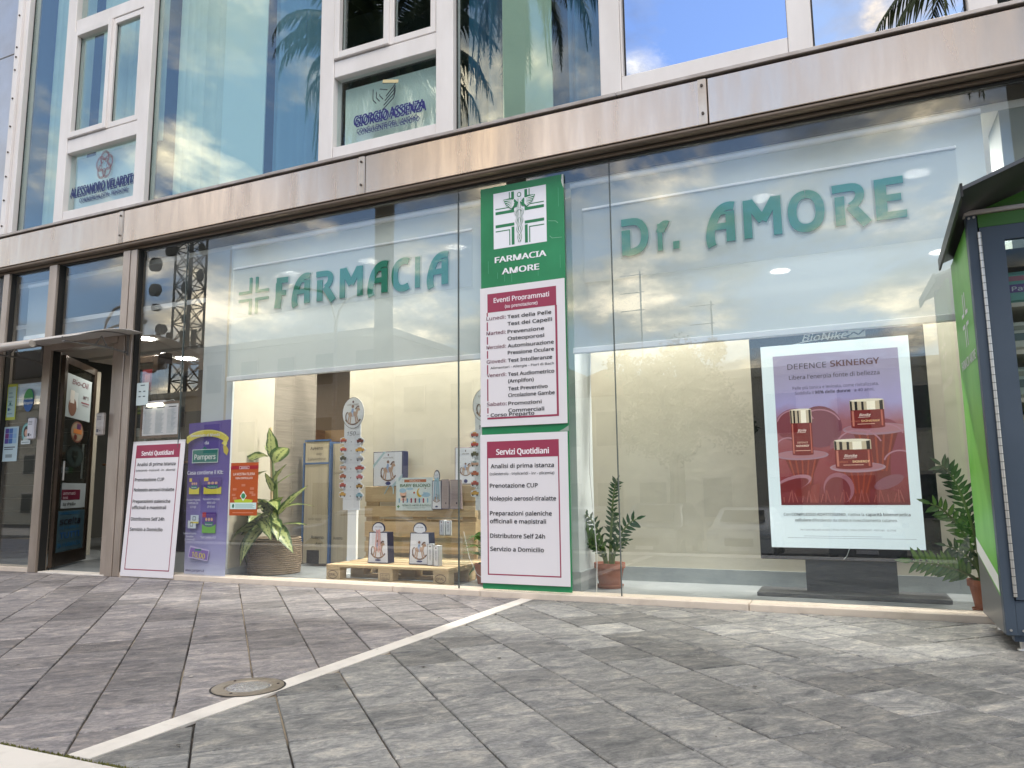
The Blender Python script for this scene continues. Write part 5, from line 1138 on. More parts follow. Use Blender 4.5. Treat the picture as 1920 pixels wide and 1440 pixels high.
# headline
P.text('DEFENCE', -.392, 1.628, .050, .265, BKT, 9, -.003); P.text('SKINERGY', -.100, 1.630, .052, .320, '4e2a34', 9, .020)
P.text("Libera l'energia fonte di bellezza", -.385, 1.553, .036, .60, BKT, 9, .0)
P.text('Pelle più tonica e levigata, come rivitalizzata.', -.365, 1.478, .026, .57, '4a4258', 9, -.001); P.text('Soddisfa il', -.350, 1.440, .026, .125, '4a4258', 9, -.001); P.text('98% delle donne', -.215, 1.440, .026, .235, '30283c', 9, .014); P.text('a 40 anni.', .045, 1.440, .026, .13, '4a4258', 9, -.001)
P.text('Con', -.478, .568, .024, .045, BK, 9, 0); P.text('COMPLESSO ADATTOGENO', -.425, .568, .024, .355, BK, 9, .014); P.text(', riattiva la', -.065, .568, .024, .115, BK, 9, 0); P.text('capacità bioenergetica', .060, .568, .024, .275, BK, 9, .014)
P.text('cellulare', -.402, .528, .024, .105, BK, 9, .014); P.text('difendendo da stress e invecchiamento cutaneo.', -.290, .528, .024, .545, BK, 9, 0)
P.text('Per il bene della pelle sensibile | NICKEL TESTED | SENZA CONSERVANTI - PROFUMO - GLUTINE', -.370, .465, .014, .61, '70747a', 9, 0)
for a, b, z in ((-.35, .15, .425), (-.46, .36, .412)): P.rect(a, b, z, z+.0025, '8a9298', 9)
P.art.build('poster_artwork', MATS['screen_print'], to); P.txt.build('lettering', MATS['screen_print'], to)
P = Print((0, .75, 0)); P.text('BioNike', -.28, 1.832, .062, .30, 'a8adb0', 4, .004, shear=.35); P.line([(-.34, 1.815), (-.25, 1.83), (.05, 1.86)], .006, 'a8adb0', 4.5); P.rect(.035, .145, 1.832, 1.90, '8c9290', 1); P.line([(.02, 1.84), (.07, 1.87), (.10, 1.85), (.16, 1.9)], .010, '101216', 2); P.build(to)
# little white monitor cable
MB().tube([(-.06, .745, .34), (-.08, .735, .29), (-.10, .74, .27)], .003, 5).build('cable', MATS['ceiling_white'], label='short pale cable end under the lit poster', cat='cable')

# ------------------------------------------------------------------ entrance
dr = thing('door_leaf', 'dark bronze framed glass door swung open into the shop', 'door', (-7.545, .10, .013))
ang = math.atan2(.83, -.61); DL = 1.03; dM = Matrix.Translation((-7.545, .12, 0)) @ Matrix.Rotation(ang, 4, 'Z')
def db(name, m, *bs):
    mb = MB()
    for b in bs: mb.box(*b, M=dM, bev=.003)
    return mb.build(name, MATS[m], dr)
db('frame', 'bronze', (0, .085, -.02, .02, .03, 2.24), (DL-.085, DL, -.02, .02, .03, 2.24), (.085, DL-.085, -.02, .02, .03, .17), (.085, DL-.085, -.02, .02, 2.16, 2.24))
MB().box(.085, DL-.085, -.003, .003, .17, 2.16, M=dM).build('glass', MATS['door_glass'], dr)
dur = dM.to_3x3() @ Vector((1, 0, 0)); dn = dM.to_3x3() @ Vector((0, -1, 0))
if dn.x < 0: dn = -dn
def dprint(s0, s1, z0, z1, name, label, col, cat='sticker'):
    """sheet on the leaf between distances s0<s1 from the hinge"""
    t = thing(name, label, cat, tuple(dM @ Vector((s0, 0, z0)))); mat('paper_'+col, col, .5)
    o = dM @ Vector((s0, 0, z0)) + dn*.005
    MB().prism([(0, 0), (s1-s0, 0), (s1-s0, z1-z0), (0, z1-z0)], o, dur, (0, 0, 1), dn, .001).build('sheet', MATS['paper_'+col], t)
    return t, Print(o+dn*.0012, u=dur, n=dn)
t, P = dprint(.12, .90, 1.60, 2.07, 'poster', 'white skin oil poster at the top of the open door leaf', 'a9b4b6', 'poster')
P.text('Bio-Oil', .40, .37, .07, .50, '6a2a38', 3, .006, 'C', shear=.25); P.rect(.10, .36, .12, .29, 'c4cccc', 1); P.ell(.20, .12, .12, .10, '7a5240', 1.5); P.rect(.12, .24, .16, .30, 'd8d4cc', 2); P.text('N°1', .60, .24, .05, .16, '5a2a34', 3, .012, 'C'); P.rect(.46, .72, .19, .205, '8a4a54', 2); P.rect(.50, .70, .165, .175, '8a7a80', 2); P.build(t)
def disc(cx, cz, r, name, label, col, rim, cat='sticker', plane='door', y=.046):
    if plane == 'door': o = dM @ Vector((cx, 0, cz)) + dn*.005; u = dur; n = dn
    else: o = Vector((cx, y, cz)); u = Vector((1, 0, 0)); n = Vector((0, -1, 0))
    t = thing(name, label, cat, tuple(o)); mat('paper_'+col, col, .5)
    rr = r if isinstance(r, tuple) else (r, r)
    MB().prism([(rr[0]*math.cos(k*math.pi/14), rr[1]*math.sin(k*math.pi/14)) for k in range(28)], o, u, (0, 0, 1), n, .001).build('sheet', MATS['paper_'+col], t)
    P = Print(o+n*.0012, u=u, n=n); P.arc(0, 0, rr[0]*.95, rr[1]*.95, 0, 2*math.pi, rr[0]*.08, rim, 1, 24); return t, P
t, P = disc(.52, 1.46, (.20, .115), 'sticker', 'round coloured sticker below the skin oil poster on the door', '9a8a74', '7a4a3c'); P.rect(-.12, .14, -.02, .03, 'c87a3c', 2); P.rect(-.02, .10, .03, .09, '5a2a5c', 2); P.ell(-.05, -.06, .05, .03, '6a2a24', 2); P.build(t)
t, P = disc(.50, 1.19, (.27, .12), 'sticker', 'dark round heart sticker in the middle of the open door leaf', '2c3a38', '1c2624')
P.poly([(0, -.085), (.10, .01), (.08, .06), (.03, .06), (0, .03), (-.03, .06), (-.08, .06), (-.10, .01)], '101a14', 2); P.text('farmacia', 0, -.01, .02, .1, '5a6a60', 3, .004, 'C'); P.build(t)
t, P = dprint(.10, .93, .12, .60, 'poster', 'blue and white pharmacy choice poster at the foot of the door leaf', '45606c', 'poster')
P.text('PHARMACOGENETICS', .06, .44, .035, .6, '1e6a9a', 3, .010); P.text('scelta', .08, .335, .085, .62, '231626', 4, .010, shear=.2); P.text("CHE FA BENE A", .06, .285, .035, .6, '1e6a9a', 3, .010); P.text('TUTTI', .40, .19, .075, .6, '1a5a9c', 3, .016, 'C'); P.rect(.05, .75, .165, .169, '223a44', 2); P.text('IN FARMACIA', .40, .10, .05, .7, '1e6a9a', 3, .012, 'C'); P.text('/ DOC /', .40, .03, .035, .3, '18242c', 3, .008, 'C'); P.build(t)
t, P = dprint(.18, .92, .625, .895, 'notice_board', 'cut off white events board resting behind the door glass', 'b4bcc0', 'sign')
P.rect(.0, .56, .09, .20, '6e1f38', 1); P.text('ammati', .04, .145, .04, .36, 'd8c0c8', 3, .010); P.text('oni', .04, .10, .035, .14, 'd8c0c8', 3, .010); P.text('la Pelle', .06, .03, .035, .38, '20242a', 3, .008); P.build(t)
dh = MB().tube([dM @ Vector((DL-.10, .05, 1.35)), dM @ Vector((DL-.10, .05, .95))], .012, 8).tube([dM @ Vector((.06, -.05, 1.12)), dM @ Vector((.06, -.05, .92))], .012, 8); dh.build('handle', MATS['hinge_steel'], dr)
# inner glazed screen right of the leaf
iw = thing('inner_door', 'inner bronze framed glazed door deeper in the entrance', 'door', (-7.7, 1.3, .012))
part('frame', 'bronze', (-8.22, -8.15, 1.28, 1.34, .012, 2.42), (-7.60, -7.52, 1.28, 1.34, .012, 2.42), (-7.40, -7.30, 1.20, 1.30, .012, 2.42), (-8.15, -7.60, 1.28, 1.34, 1.16, 1.24), (-8.15, -7.60, 1.28, 1.34, 2.34, 2.42), bev=.004, parent=iw)
part('glass', 'door_glass', (-8.15, -7.60, 1.30, 1.306, 1.24, 2.34), parent=iw); part('kick_panel', 'black_gap', (-8.15, -7.60, 1.29, 1.33, .012, 1.16), parent=iw)
t, P = poster('poster', 'yellow green leaflet on the inner glazed door', 'poster', -8.02, -7.68, 1.72, 1.92, 1.292, '6e7a30'); P.rect(.03, .30, .03, .05, '3a4a20', 1); P.rect(.03, .25, .08, .10, '3a4a20', 1); P.build(t)
t, P = poster('notice', 'grey paper notice low on the inner glazed door', 'notice', -8.0, -7.66, 1.27, 1.55, 1.292, '8a8f8a'); P.rect(.03, .30, .12, .18, '5a5a4a', 1); P.build(t)
t, P = poster('poster', 'dark red framed picture high on the inner glazed door', 'poster', -7.78, -7.62, 2.0, 2.26, 1.290, '6a1418'); P.rect(.04, .13, .06, .20, '9a5a4a', 1); P.build(t)
lb = thing('shelf_sign', 'white and green shelf label box under the inner door glass', 'sign', (-7.85, 1.18, 1.0)); part('body', 'box_white', (-8.05, -7.65, 1.18, 1.26, 1.02, 1.09), parent=lb)
P = Print((-8.05, 1.18, 1.02)); P.rect(0, .05, 0, .07, '2f7a3a', 1); P.text('GRUPPO FARMACI', .16, .025, .028, .20, '2a8a5a', 3, .008, 'C'); P.rect(.30, .40, .0, .07, 'b02a4a', 1); P.build(lb)
# hand sanitiser units on the jambs
for x, lab, g in ((-7.735, 'white dispenser box on the left side of the door frame', 0), (-6.70, 'grey box with printed label on the right door jamb', 1)):
    t = thing('dispenser', lab, 'dispenser', (x, -.05, 1.36)); y = -.062
    part('body', 'board_white' if not g else 'sill_grey', (x-.052, x+.052, y, y+.04, 1.345, 1.565), bev=.010, parent=t)
    P = Print((x, y, 1.345)); 
    for q in range(3): P.rect(-.03, .03, .15+.015*q, .155+.015*q, '60606a', 1)
    P.rect(-.03, .0, .03, .06, '50505a', 1); P.rect(.015, .025, .035, .05, '50505a', 1); P.build(t)
bld_j = part('mullion', 'jamb_metal', (-6.70+.056, -6.558, .0, .10, .012, 2.26), bev=.003)
# stickers on the glass left of the door
YG = .047
t, P = poster('poster', 'yellow green bordered notice on the glass at the far left', 'poster', -8.325, -8.165, 1.575, 1.965, YG, 'c6cf52'); P.rect(.015, .145, .03, .36, 'b9d6d2', 1); [P.rect(.03, .11-.02*(q % 2), .06+.045*q, .075+.045*q, '8fb4b8', 2) for q in range(6)]; P.rect(.03, .06, .10, .13, '3a6a9a', 3); P.rect(.05, .08, .16, .19, '3a7a7a', 3); P.build(t)
t, P = disc(-7.96, 1.775, (.082, .125), 'sticker', 'oval green and blue breathing sticker on the glass left of the door', '1f5fa8', '1f5fa8', plane='glass', y=YG)
P.poly([(.08*math.cos(RAD(a)), .122*math.sin(RAD(a))) for a in range(5, 176, 10)], '2f9a48', 2); P.text('Farmacia', 0, .005, .026, .13, 'e8f2ee', 4, .010, 'C'); P.text('Respira', 0, -.045, .034, .14, 'e8f2f6', 4, .012, 'C', shear=.15); P.build(t)
t, P = poster('poster', 'white notice with purple and blue squares below the yellow bordered one', 'poster', -8.325, -8.085, 1.13, 1.50, YG, 'c4d8dc')
for a in range(3):
    for b in range(3): P.rect(.02+.066*a, .082+.066*a, .19+.055*b, .242+.055*b, ['5a4a9a', '8ab4d8', '3f6fb0', '7a3a7c', '9ac0dc', '5a7ac0'][(a*2+b*3) % 6], 1)
P.rect(.02, .20, .145, .155, '3a3a50', 1); P.rect(.02, .17, .125, .133, '3a3a50', 1); P.rect(.05, .16, .04, .075, '8a9a9c', 1); P.build(t)
t, P = disc(-7.955, 1.43, (.078, .10), 'sticker', 'oval teal sticker with a dark haired portrait left of the door frame', '8fc6c2', '4a9a98', plane='glass', y=YG)
P.ell(0, .005, .045, .062, '2a1a1c', 2); P.ell(0, -.005, .026, .038, 'dfae94', 3); P.poly([(-.045, -.085), (.045, -.085), (.02, -.045), (-.02, -.045)], 'cfd8d0', 3); P.rect(-.075, .075, -.125, -.085, 'dfe8e6', 2); P.rect(-.06, .06, -.108, -.102, '5a7a7c', 3); P.build(t)
# notices right of the door
t, P = poster('notice', 'small white opening notice stuck above the framed board', 'notice', -6.335, -6.175, 1.625, 1.845, YG, 'c8d6d8')
for q in range(4): P.rect(.03+.06*(q % 2), .06+.06*(q % 2), .13-.05*(q//2), .14-.05*(q//2), '3a4a54', 1)
P.rect(.05, .11, .19, .2, '5a6a74', 1); P.build(t)
nb = thing('notice_board', 'wood framed board of price lists with a small lit tube on top', 'notice board', (-5.98, .07, 1.31))
mat('frame_wood', (.16, .09, .06), .5); part('frame', 'frame_wood', (-6.285, -5.765, .066, .084, 1.30, 1.325), (-6.285, -5.765, .066, .084, 1.625, 1.645), (-6.285, -6.265, .066, .084, 1.325, 1.625), (-5.785, -5.765, .066, .084, 1.325, 1.625), parent=nb)
part('sheets', 'board_white', (-6.262, -5.95, .072, .078, 1.328, 1.622), (-5.947, -5.788, .070, .076, 1.328, 1.622), parent=nb)
P = Print((-6.262, .070, 1.328))
for c in range(3):
    P.rect(.03+.158*c, .13+.158*c, .262, .272, '3a4450', 1)
    for q in range(20): P.rect(.015+.158*c, .13+.158*c-.01*(q*7 % 4), .02+.0115*q, .0235+.0115*q, 'a6b4bc', 1)
P.build(nb); mat('tube_lit', (.8, .8, .7), .4, emit=(1, .95, .72), emstr=3.5); MB().tube([(-6.19, .062, 1.62), (-5.99, .062, 1.62)], .014, 10).build('lamp_tube', MATS['tube_lit'], nb); part('lamp_housing', 'board_white', (-6.22, -5.96, .050, .075, 1.64, 1.66), parent=nb)
MB().tube([(-5.96, .07, 1.65), (-5.86, .07, 1.66), (-5.79, .08, 1.60), (-5.77, .1, 1.2)], .003, 5).build('cable', MATS['ceiling_white'], label='thin white cable beside the framed price lists', cat='cable')

# awning -----------------------------------------------------------------
aw = thing('awning', 'small curved polycarbonate awning with a metal gutter above the entrance', 'awning', (-7.2, 0, 2.2))
mat('gutter', (.56, .50, .45), .35, .6); mat('awning_sheet', (.60, .57, .54), .3); mat('bracket_grey', (.20, .19, .18), .5, .3)
smooth_edges(MB().tube([(-9.8, -.69, 2.160), (-6.83, -.69, 2.160)], .034, 14).build('gutter', MATS['gutter'], aw)); MB().tube([(-7.30, -.69, 2.160), (-7.28, -.69, 2.160)], .0355, 14).build('gutter_ring', MATS['sill_grey'], aw)
mb = MB(); mb.smooth = True; arc_ = [(-.69+.69*k/10, 2.188+.145*math.sin(math.pi*.5*k/10)+(.018*math.sin(math.pi*k/10))) for k in range(11)]
for y, z in arc_: mb.v += [Vector((-9.8, y, z)), Vector((-6.235, y, z))]
for k in range(10): mb.f.append((2*k, 2*k+1, 2*k+3, 2*k+2)); mb.c.append(None)
o = mb.build('sheet', MATS['awning_sheet'], aw); sm = o.modifiers.new('thick', 'SOLIDIFY'); sm.thickness = .008
for x in (-7.70, -6.42):
    br = MB(); br.box(x-.014, x+.014, -.02, -.0, 2.12, 2.335)
    lo = [(-.01, 2.145), (-.25, 2.165), (-.45, 2.165), (-.68, 2.150)]; up = [(-.01, 2.325), (-.25, 2.275), (-.45, 2.225), (-.68, 2.165)]
    br.tube([(x, a, b) for a, b in lo], .010, 6).tube([(x, a, b-.008) for a, b in arc_], .010, 6).tube([(x, -.36, 2.17), (x, -.30, 2.26), (x, -.24, 2.17)], .008, 6); br.build('bracket', MATS['bracket_grey'], aw)

# ------------------------------------------------------------------ vending kiosk
kx, ky0, ky1 = .607, -.80, -.09; KW = 1.30
kk = thing('vending_kiosk', 'green and dark blue outdoor vending kiosk with gabled roof at the right', 'kiosk', (kx+KW/2, -.45, 0))
# side panel cut off at the lower back corner
def yz_prism(poly, x, d, name, m): return MB().prism(poly, (x, 0, 0), (0, 1, 0), (0, 0, 1), (1, 0, 0), d).build(name, MATS[m], kk)
mat('side_grey', (.20, .20, .20), .35, .3)
yz_prism([(ky0+.065, .245), (ky1, .40), (ky1, 2.06), (ky0+.065, 2.09)], kx, .02, 'side_panel', 'kiosk_green')
yz_prism([(ky0+.065, .075), (ky1, .075), (ky1, .396), (ky0+.065, .241)], kx+.001, .018, 'lower_side_panel', 'side_grey')
P = Print((kx, 0, 0), u=(0, -1, 0), n=(-1, 0, 0))
P.poly([(-ky1, .405), (-ky0-.066, .262), (-ky0-.066, .345), (-ky1, .488)], 'e6e8e6', 1)
def kc(y): return -(y)
# italian pharmacy cross, four angles
for s_ in (-1, 1):
    for t_ in (-1, 1):
        y0, z0 = .47+s_*.020, 1.66+t_*.02
        P.rect(min(y0, y0+s_*.022), max(y0, y0+s_*.022), min(z0, z0+t_*.125), max(z0, z0+t_*.125), 'eef2ee', 2); P.rect(min(y0, y0+s_*.09), max(y0, y0+s_*.09), min(z0, z0+t_*.022), max(z0, z0+t_*.022), 'eef2ee', 2.4)
P.text('FARMACIA AMORE', .45, 1.415, .058, .52, 'eef2ee', 3, .012, 'C'); P.build(kk)
part('corner_post', 'steel_blue', (kx, kx+.047, ky0, ky0+.064, .075, 2.145), bev=.003, parent=kk)
part('bottom_rail', 'steel_blue', (kx+.048, kx+KW, ky0+.004, ky0+.06, .077, .235), parent=kk)
part('door', 'steel_blue', (kx+.052, kx+.155, ky0-.004, ky0+.03, .240, 2.06), (kx+.155, kx+KW-.15, ky0-.004, ky0+.03, 1.985, 2.06), (kx+.155, kx+KW-.15, ky0-.004, ky0+.03, .24, .55), (kx+KW-.15, kx+KW-.01, ky0-.004, ky0+.03, .24, 2.06), parent=kk)
hg = MB().tube([(kx+.050, ky0-.010, .255), (kx+.050, ky0-.010, 2.035)], .0085, 10); hg.build('hinge', MATS['hinge_steel'], kk)
kn = MB()
for k in range(46): kn.tube([(kx+.050, ky0-.010, .27+.0385*k), (kx+.050, ky0-.010, .2725+.0385*k)], .0092, 8)
kn.build('hinge_joints', MATS['black_gap'], kk, kind='stuff')
for (x, z) in ((kx+.012, 2.115), (kx+.034, 2.118), (kx+.02, .10), (kx+.07, .10)): MB().tube([(x, ky0-.001, z), (x, ky0-.007, z)], .006, 8).build('screw', MATS['hinge_steel'], kk)
part('header', 'kiosk_dark_green', (kx+.050, kx+KW, ky0-.002, ky0+.03, 2.062, 2.128), parent=kk)
part('beam', 'sill_grey', (kx-.01, kx+KW+.01, ky0-.02, ky0+.05, 2.130, 2.152), bev=.003, parent=kk)
MB().prism([(kx+.06, 2.153), (kx+KW-.06, 2.153), (kx+KW/2, 2.37)], (0, ky0+.01, 0), (1, 0, 0), (0, 0, 1), (0, 1, 0), .02).build('gable', MATS['kiosk_dark_green'], kk)
part('case', 'dark_grey_lam', (kx+.021, kx+KW, ky1-.01, ky1, .08, 2.12), (kx+KW-.01, kx+KW, ky0+.03, ky1-.01, .08, 2.12), (kx+.021, kx+KW-.01, ky0+.03, ky1-.01, .08, .10), parent=kk)
part('window', 'door_glass', (kx+.155, kx+KW-.15, ky0+.01, ky0+.016, .55, 1.985), parent=kk)
rp_ = []
RX, RY0, RY1, RZ0 = .555, -1.16, -.10, 2.135
for s_ in (0, 1):
    xr = kx+KW/2; xe = RX if s_ == 0 else 2*xr-RX
    rm = MB(); zr = RZ0+.375*abs(xr-xe)
    a, b, c, d = Vector((xe, RY0, RZ0+.012)), Vector((xr, RY0, zr+.012)), Vector((xr, RY1, zr-.06)), Vector((xe, RY1, RZ0-.06))
    up = Vector((0, 0, .018)); rm.v += [a, b, c, d, a+up, b+up, c+up, d+up]
    for f in ((0, 3, 2, 1), (4, 5, 6, 7), (0, 1, 5, 4), (1, 2, 6, 5), (2, 3, 7, 6), (3, 0, 4, 7)): rm.f.append(f); rm.c.append(None)
    rm.build('roof_panel', MATS['roof_metal'] if 'roof_metal' in MATS else mat('roof_metal', (.10, .10, .10), .3, .6), kk)
mat('roof_edge', (.02, .018, .016), .4, .3)
MB().box(RX-.012, RX-.001, RY0-.012, RY1, -.045, .02, M=Matrix.Translation((0, 0, 2.125)) @ Matrix.Rotation(RAD(-3.9), 4, 'X') @ Matrix.Translation((0, 0, .06)) if False else Matrix(((1, 0, 0, 0), (0, 1, 0, 0), (0, -.068, 1, 2.065+.012), (0, 0, 0, 1)))).build('eave_trim', MATS['roof_edge'], kk)
for x in (kx+.07, kx+KW-.10):
    for y in (ky0+.06, ky1-.08):
        f_ = MB().box(x-.035, x+.035, y-.035, y+.035, .045, .074); f_.build('foot_block', MATS['steel_blue'], kk); smooth_edges(MB().lathe([(.012, .045), (.012, .012), (.022, .010), (.024, .001), (.001, .001)], x, y, 14).build('foot', MATS['hinge_steel'], kk))
for z, n_ in ((.62, 0), (.92, 1), (1.18, 2), (1.42, 3), (1.66, 4)):
    part('shelf', 'marble_trim', (kx+.13, kx+KW-.12, ky0+.10, ky1-.03, z, z+.022), parent=kk)
pk = [(1.682, 'teal nappy pack on the top shelf of the kiosk', '7fb8ae', .17), (1.442, 'white packets on the second shelf of the kiosk', 'c9c6bc', .15), (1.202, 'pale bottle pack on the third shelf of the kiosk', 'a8b0a8', .16), (.942, 'beige packet on the fourth shelf of the kiosk', 'bda88a', .18)]
for z, lab, c, h in pk:
    t = thing('packet', lab, 'packet', (kx+.30, ky0+.25, z)); mat('paper_'+c, c, .5); w = .26
    part('body', 'paper_'+c, (kx+.15, kx+.15+w, ky0+.14, ky0+.30, z+.0005, z+h+.0005), bev=.02, parent=t)
    P = Print((kx+.15, ky0+.1395, z)); P.rect(.02, w-.02, h*.35, h*.6, '7a5a9c' if c == '7fb8ae' else '5a6a6c', 1); P.rect(.02, w-.05, h*.7, h*.85, 'c27a8a' if c == '7fb8ae' else '8a8a7c', 1)
    if c == '7fb8ae': P.text('Pampers', w/2, h*.40, h*.16, w*.7, 'eef0f4', 3, .01, 'C')
    P.build(t)

# ------------------------------------------------------------------ across the street (seen mirrored in the glass)
mat('far_plaster', (.50, .47, .42), .9, 0, col2=(.42, .39, .35), nscale=.5); mat('far_plaster_b', (.58, .53, .44), .9, 0, col2=(.50, .46, .38), nscale=.5); mat('roof_tile', (.26, .14, .09), .85); mat('far_dark', (.03, .035, .04), .3); mat('tv_metal', (.25, .25, .25), .4, .6)
def house(name, label, x0, x1, ztop, m, gable=0, rows=3, cols_=4, y=-25.5, d=9):
    t = thing(name, label, 'building', ((x0+x1)/2, y, RZ)); part('wall', m, (x0, x1, y-d, y, RZ+.0, ztop), parent=t)
    w = (x1-x0)/cols_; hgt = (ztop-RZ)/rows
    for r in range(rows):
        for c in range(cols_):
            cx = x0+w*(c+.5); z = RZ+hgt*r+hgt*.30; wf = part('window', 'sill_grey', (cx-.62, cx+.62, y, y+.06, z-.06, z+hgt*.52), parent=t)
            part('pane', 'far_dark', (cx-.55, cx+.55, y+.061, y+.07, z, z+hgt*.48), parent=wf)
    if gable:
        MB().prism([(x0-.5, ztop), (x1+.5, ztop), ((x0+x1)/2, ztop+gable)], (0, y+.5, 0), (1, 0, 0), (0, 0, 1), (0, -1, 0), d+1).build('roof', MATS['roof_tile'], t)
    else: part('parapet', m, (x0-.1, x1+.1, y-d-.1, y+.12, ztop, ztop+.35), parent=t)
    return t
house('apartment_block', 'grey flat roofed block across the street mirrored behind the left lettering', -33, -20.5, 8.4, 'far_plaster', 0, 3, 5)
house('apartment_block', 'lower plastered block across the street mirrored left of the green sign', -20.2, -12.5, 6.2, 'far_plaster_b', 0, 3, 3)
house('house', 'gabled house across the street mirrored above the left potted plant', -12.0, -6.6, 4.6, 'far_plaster', 1.1, 2, 3)
house('house', 'pale flat house across the street mirrored behind the street tree', -6.2, 4.0, 5.0, 'far_plaster_b', 0, 2, 4)
house('apartment_block', 'tall block across the street beyond the right of the shop front', 5, 24, 7.5, 'far_plaster', 0, 3, 6)
house('apartment_block', 'long block across the street beyond the left of the shop front', -70, -34, 6.8, 'far_plaster_b', 0, 3, 10, y=-30)
for x, zt, zb in ((-8.0, 10.2, 5.6), (-5.0, 8.5, 5.3)):
    t = thing('tv_antenna', 'thin rooftop aerial with crossbars, the %s one' % ('taller' if zt > 9 else 'shorter'), 'antenna', (x, -26.5, zb)); mb = MB().tube([(x, -26.5, zb-.6), (x, -26.5, zt)], .035, 6); mb.build('mast', MATS['tv_metal'], t)
    for k in range(3): MB().tube([(x-.9, -26.5, zt-.15-.8*k), (x+.15, -26.5, zt-.15-.8*k)], .02, 5).build('crossbar', MATS['tv_metal'], t)
# lattice mast
tt = thing('telecom_mast', 'lattice telecom mast hung with round dishes, mirrored above the notice board', 'mast', (-50, -40, RZ)); mat('mast_dark', (.06, .06, .06), .6, .3)
hw = .85; zs = [RZ+1.6*k for k in range(0, 17)]
for sx_ in (-1, 1):
    for sy_ in (-1, 1): MB().box(-50+sx_*hw-.07, -50+sx_*hw+.07, -40+sy_*hw-.07, -40+sy_*hw+.07, RZ, 24.2).build('leg', MATS['mast_dark'], tt)
lb_ = MB()
for a, b in zip(zs, zs[1:]):
    for (x1_, y1_, x2_, y2_) in ((-1, 1, 1, 1), (1, 1, 1, -1), (1, -1, -1, -1), (-1, -1, -1, 1)):
        A, B = (-50+x1_*hw, -40+y1_*hw), (-50+x2_*hw, -40+y2_*hw); lb_.tube([(A[0], A[1], a), (B[0], B[1], b)], .05, 4); lb_.tube([(A[0], A[1], b), (B[0], B[1], a)], .05, 4); lb_.tube([(A[0], A[1], b), (B[0], B[1], b)], .05, 4)
lb_.build('lattice', MATS['mast_dark'], tt, kind='stuff')
for x, z, r in ((-52.2, 21.6, .8), (-52.3, 19.6, .95), (-52.2, 17.4, .85), (-47.7, 20.2, .7), (-47.8, 18.0, .75), (-52.0, 15.9, .5), (-50.6, 20.5, .7), (-49.4, 17.2, .8), (-51.3, 14.0, .7), (-47.9, 12.0, .5), (-50.2, 22.6, .8), (-49.3, 14.6, .6), (-52.2, 10.8, .6)):
    r *= .78; dm = MB(); pr_ = [(.02, 0), (r*.8, .25), (r*.8, .6), (.02, .62)]; i0 = 0
    for rr, dd in pr_:
        for j in range(14): a = 2*math.pi*j/14; dm.v.append(Vector((x*1.0+.6+rr*math.cos(a)*.82+dd*(-.7 if x < -50 else .7), -38.6+dd, z+rr*math.sin(a))))
    for k in range(3):
        for j in range(14): a = k*14+j; b = k*14+(j+1) % 14; dm.f.append((a, b, b+14, a+14)); dm.c.append(None)
    dm.build('dish', MATS['mast_dark'], tt)
for x in (-52.0, -48.0, -50.8, -49.2): part('panel_antenna', 'mast_dark', (x-.2, x+.2, -38.9, -38.7, 11.5, 13.8), parent=tt)
# street lamps
def lamp(x, y, z, label, arms):
    t = thing('street_lamp', label, 'street lamp', (x, y, RZ)); smooth_edges(MB().tube([(x, y, RZ), (x, y, z)], [.09, .055], 8).build('pole', MATS['sill_grey'], t))
    for dx, dz in arms:
        pts = [(x, y, z-.05), (x+dx*.12, y, z+dz*.45), (x+dx*.35, y, z+dz*.8), (x+dx, y, z+dz)]; smooth_edges(MB().tube(pts, .04, 8).build('arm', MATS['sill_grey'], t)); MB().prism([(x+dx, z+dz-.06), (x+dx*1.28, z+dz*1.08-.10), (x+dx*1.32, z+dz*1.08+.02), (x+dx*1.1, z+dz+.10), (x+dx, z+dz+.05)], (0, y-.12, 0), (1, 0, 0), (0, 0, 1), (0, 1, 0), .24).build('lamp_head', MATS['bracket_grey'], t)
lamp(-14.78, -14, 6.1, 'two armed street lamp mirrored across the word FARMACIA', ((-1.6, 1.35), (1.0, .85)))
lamp(-20.3, -10, 5.5, 'two armed street lamp mirrored in the pane above the entrance', ((1.2, .9), (1.3, .25)))
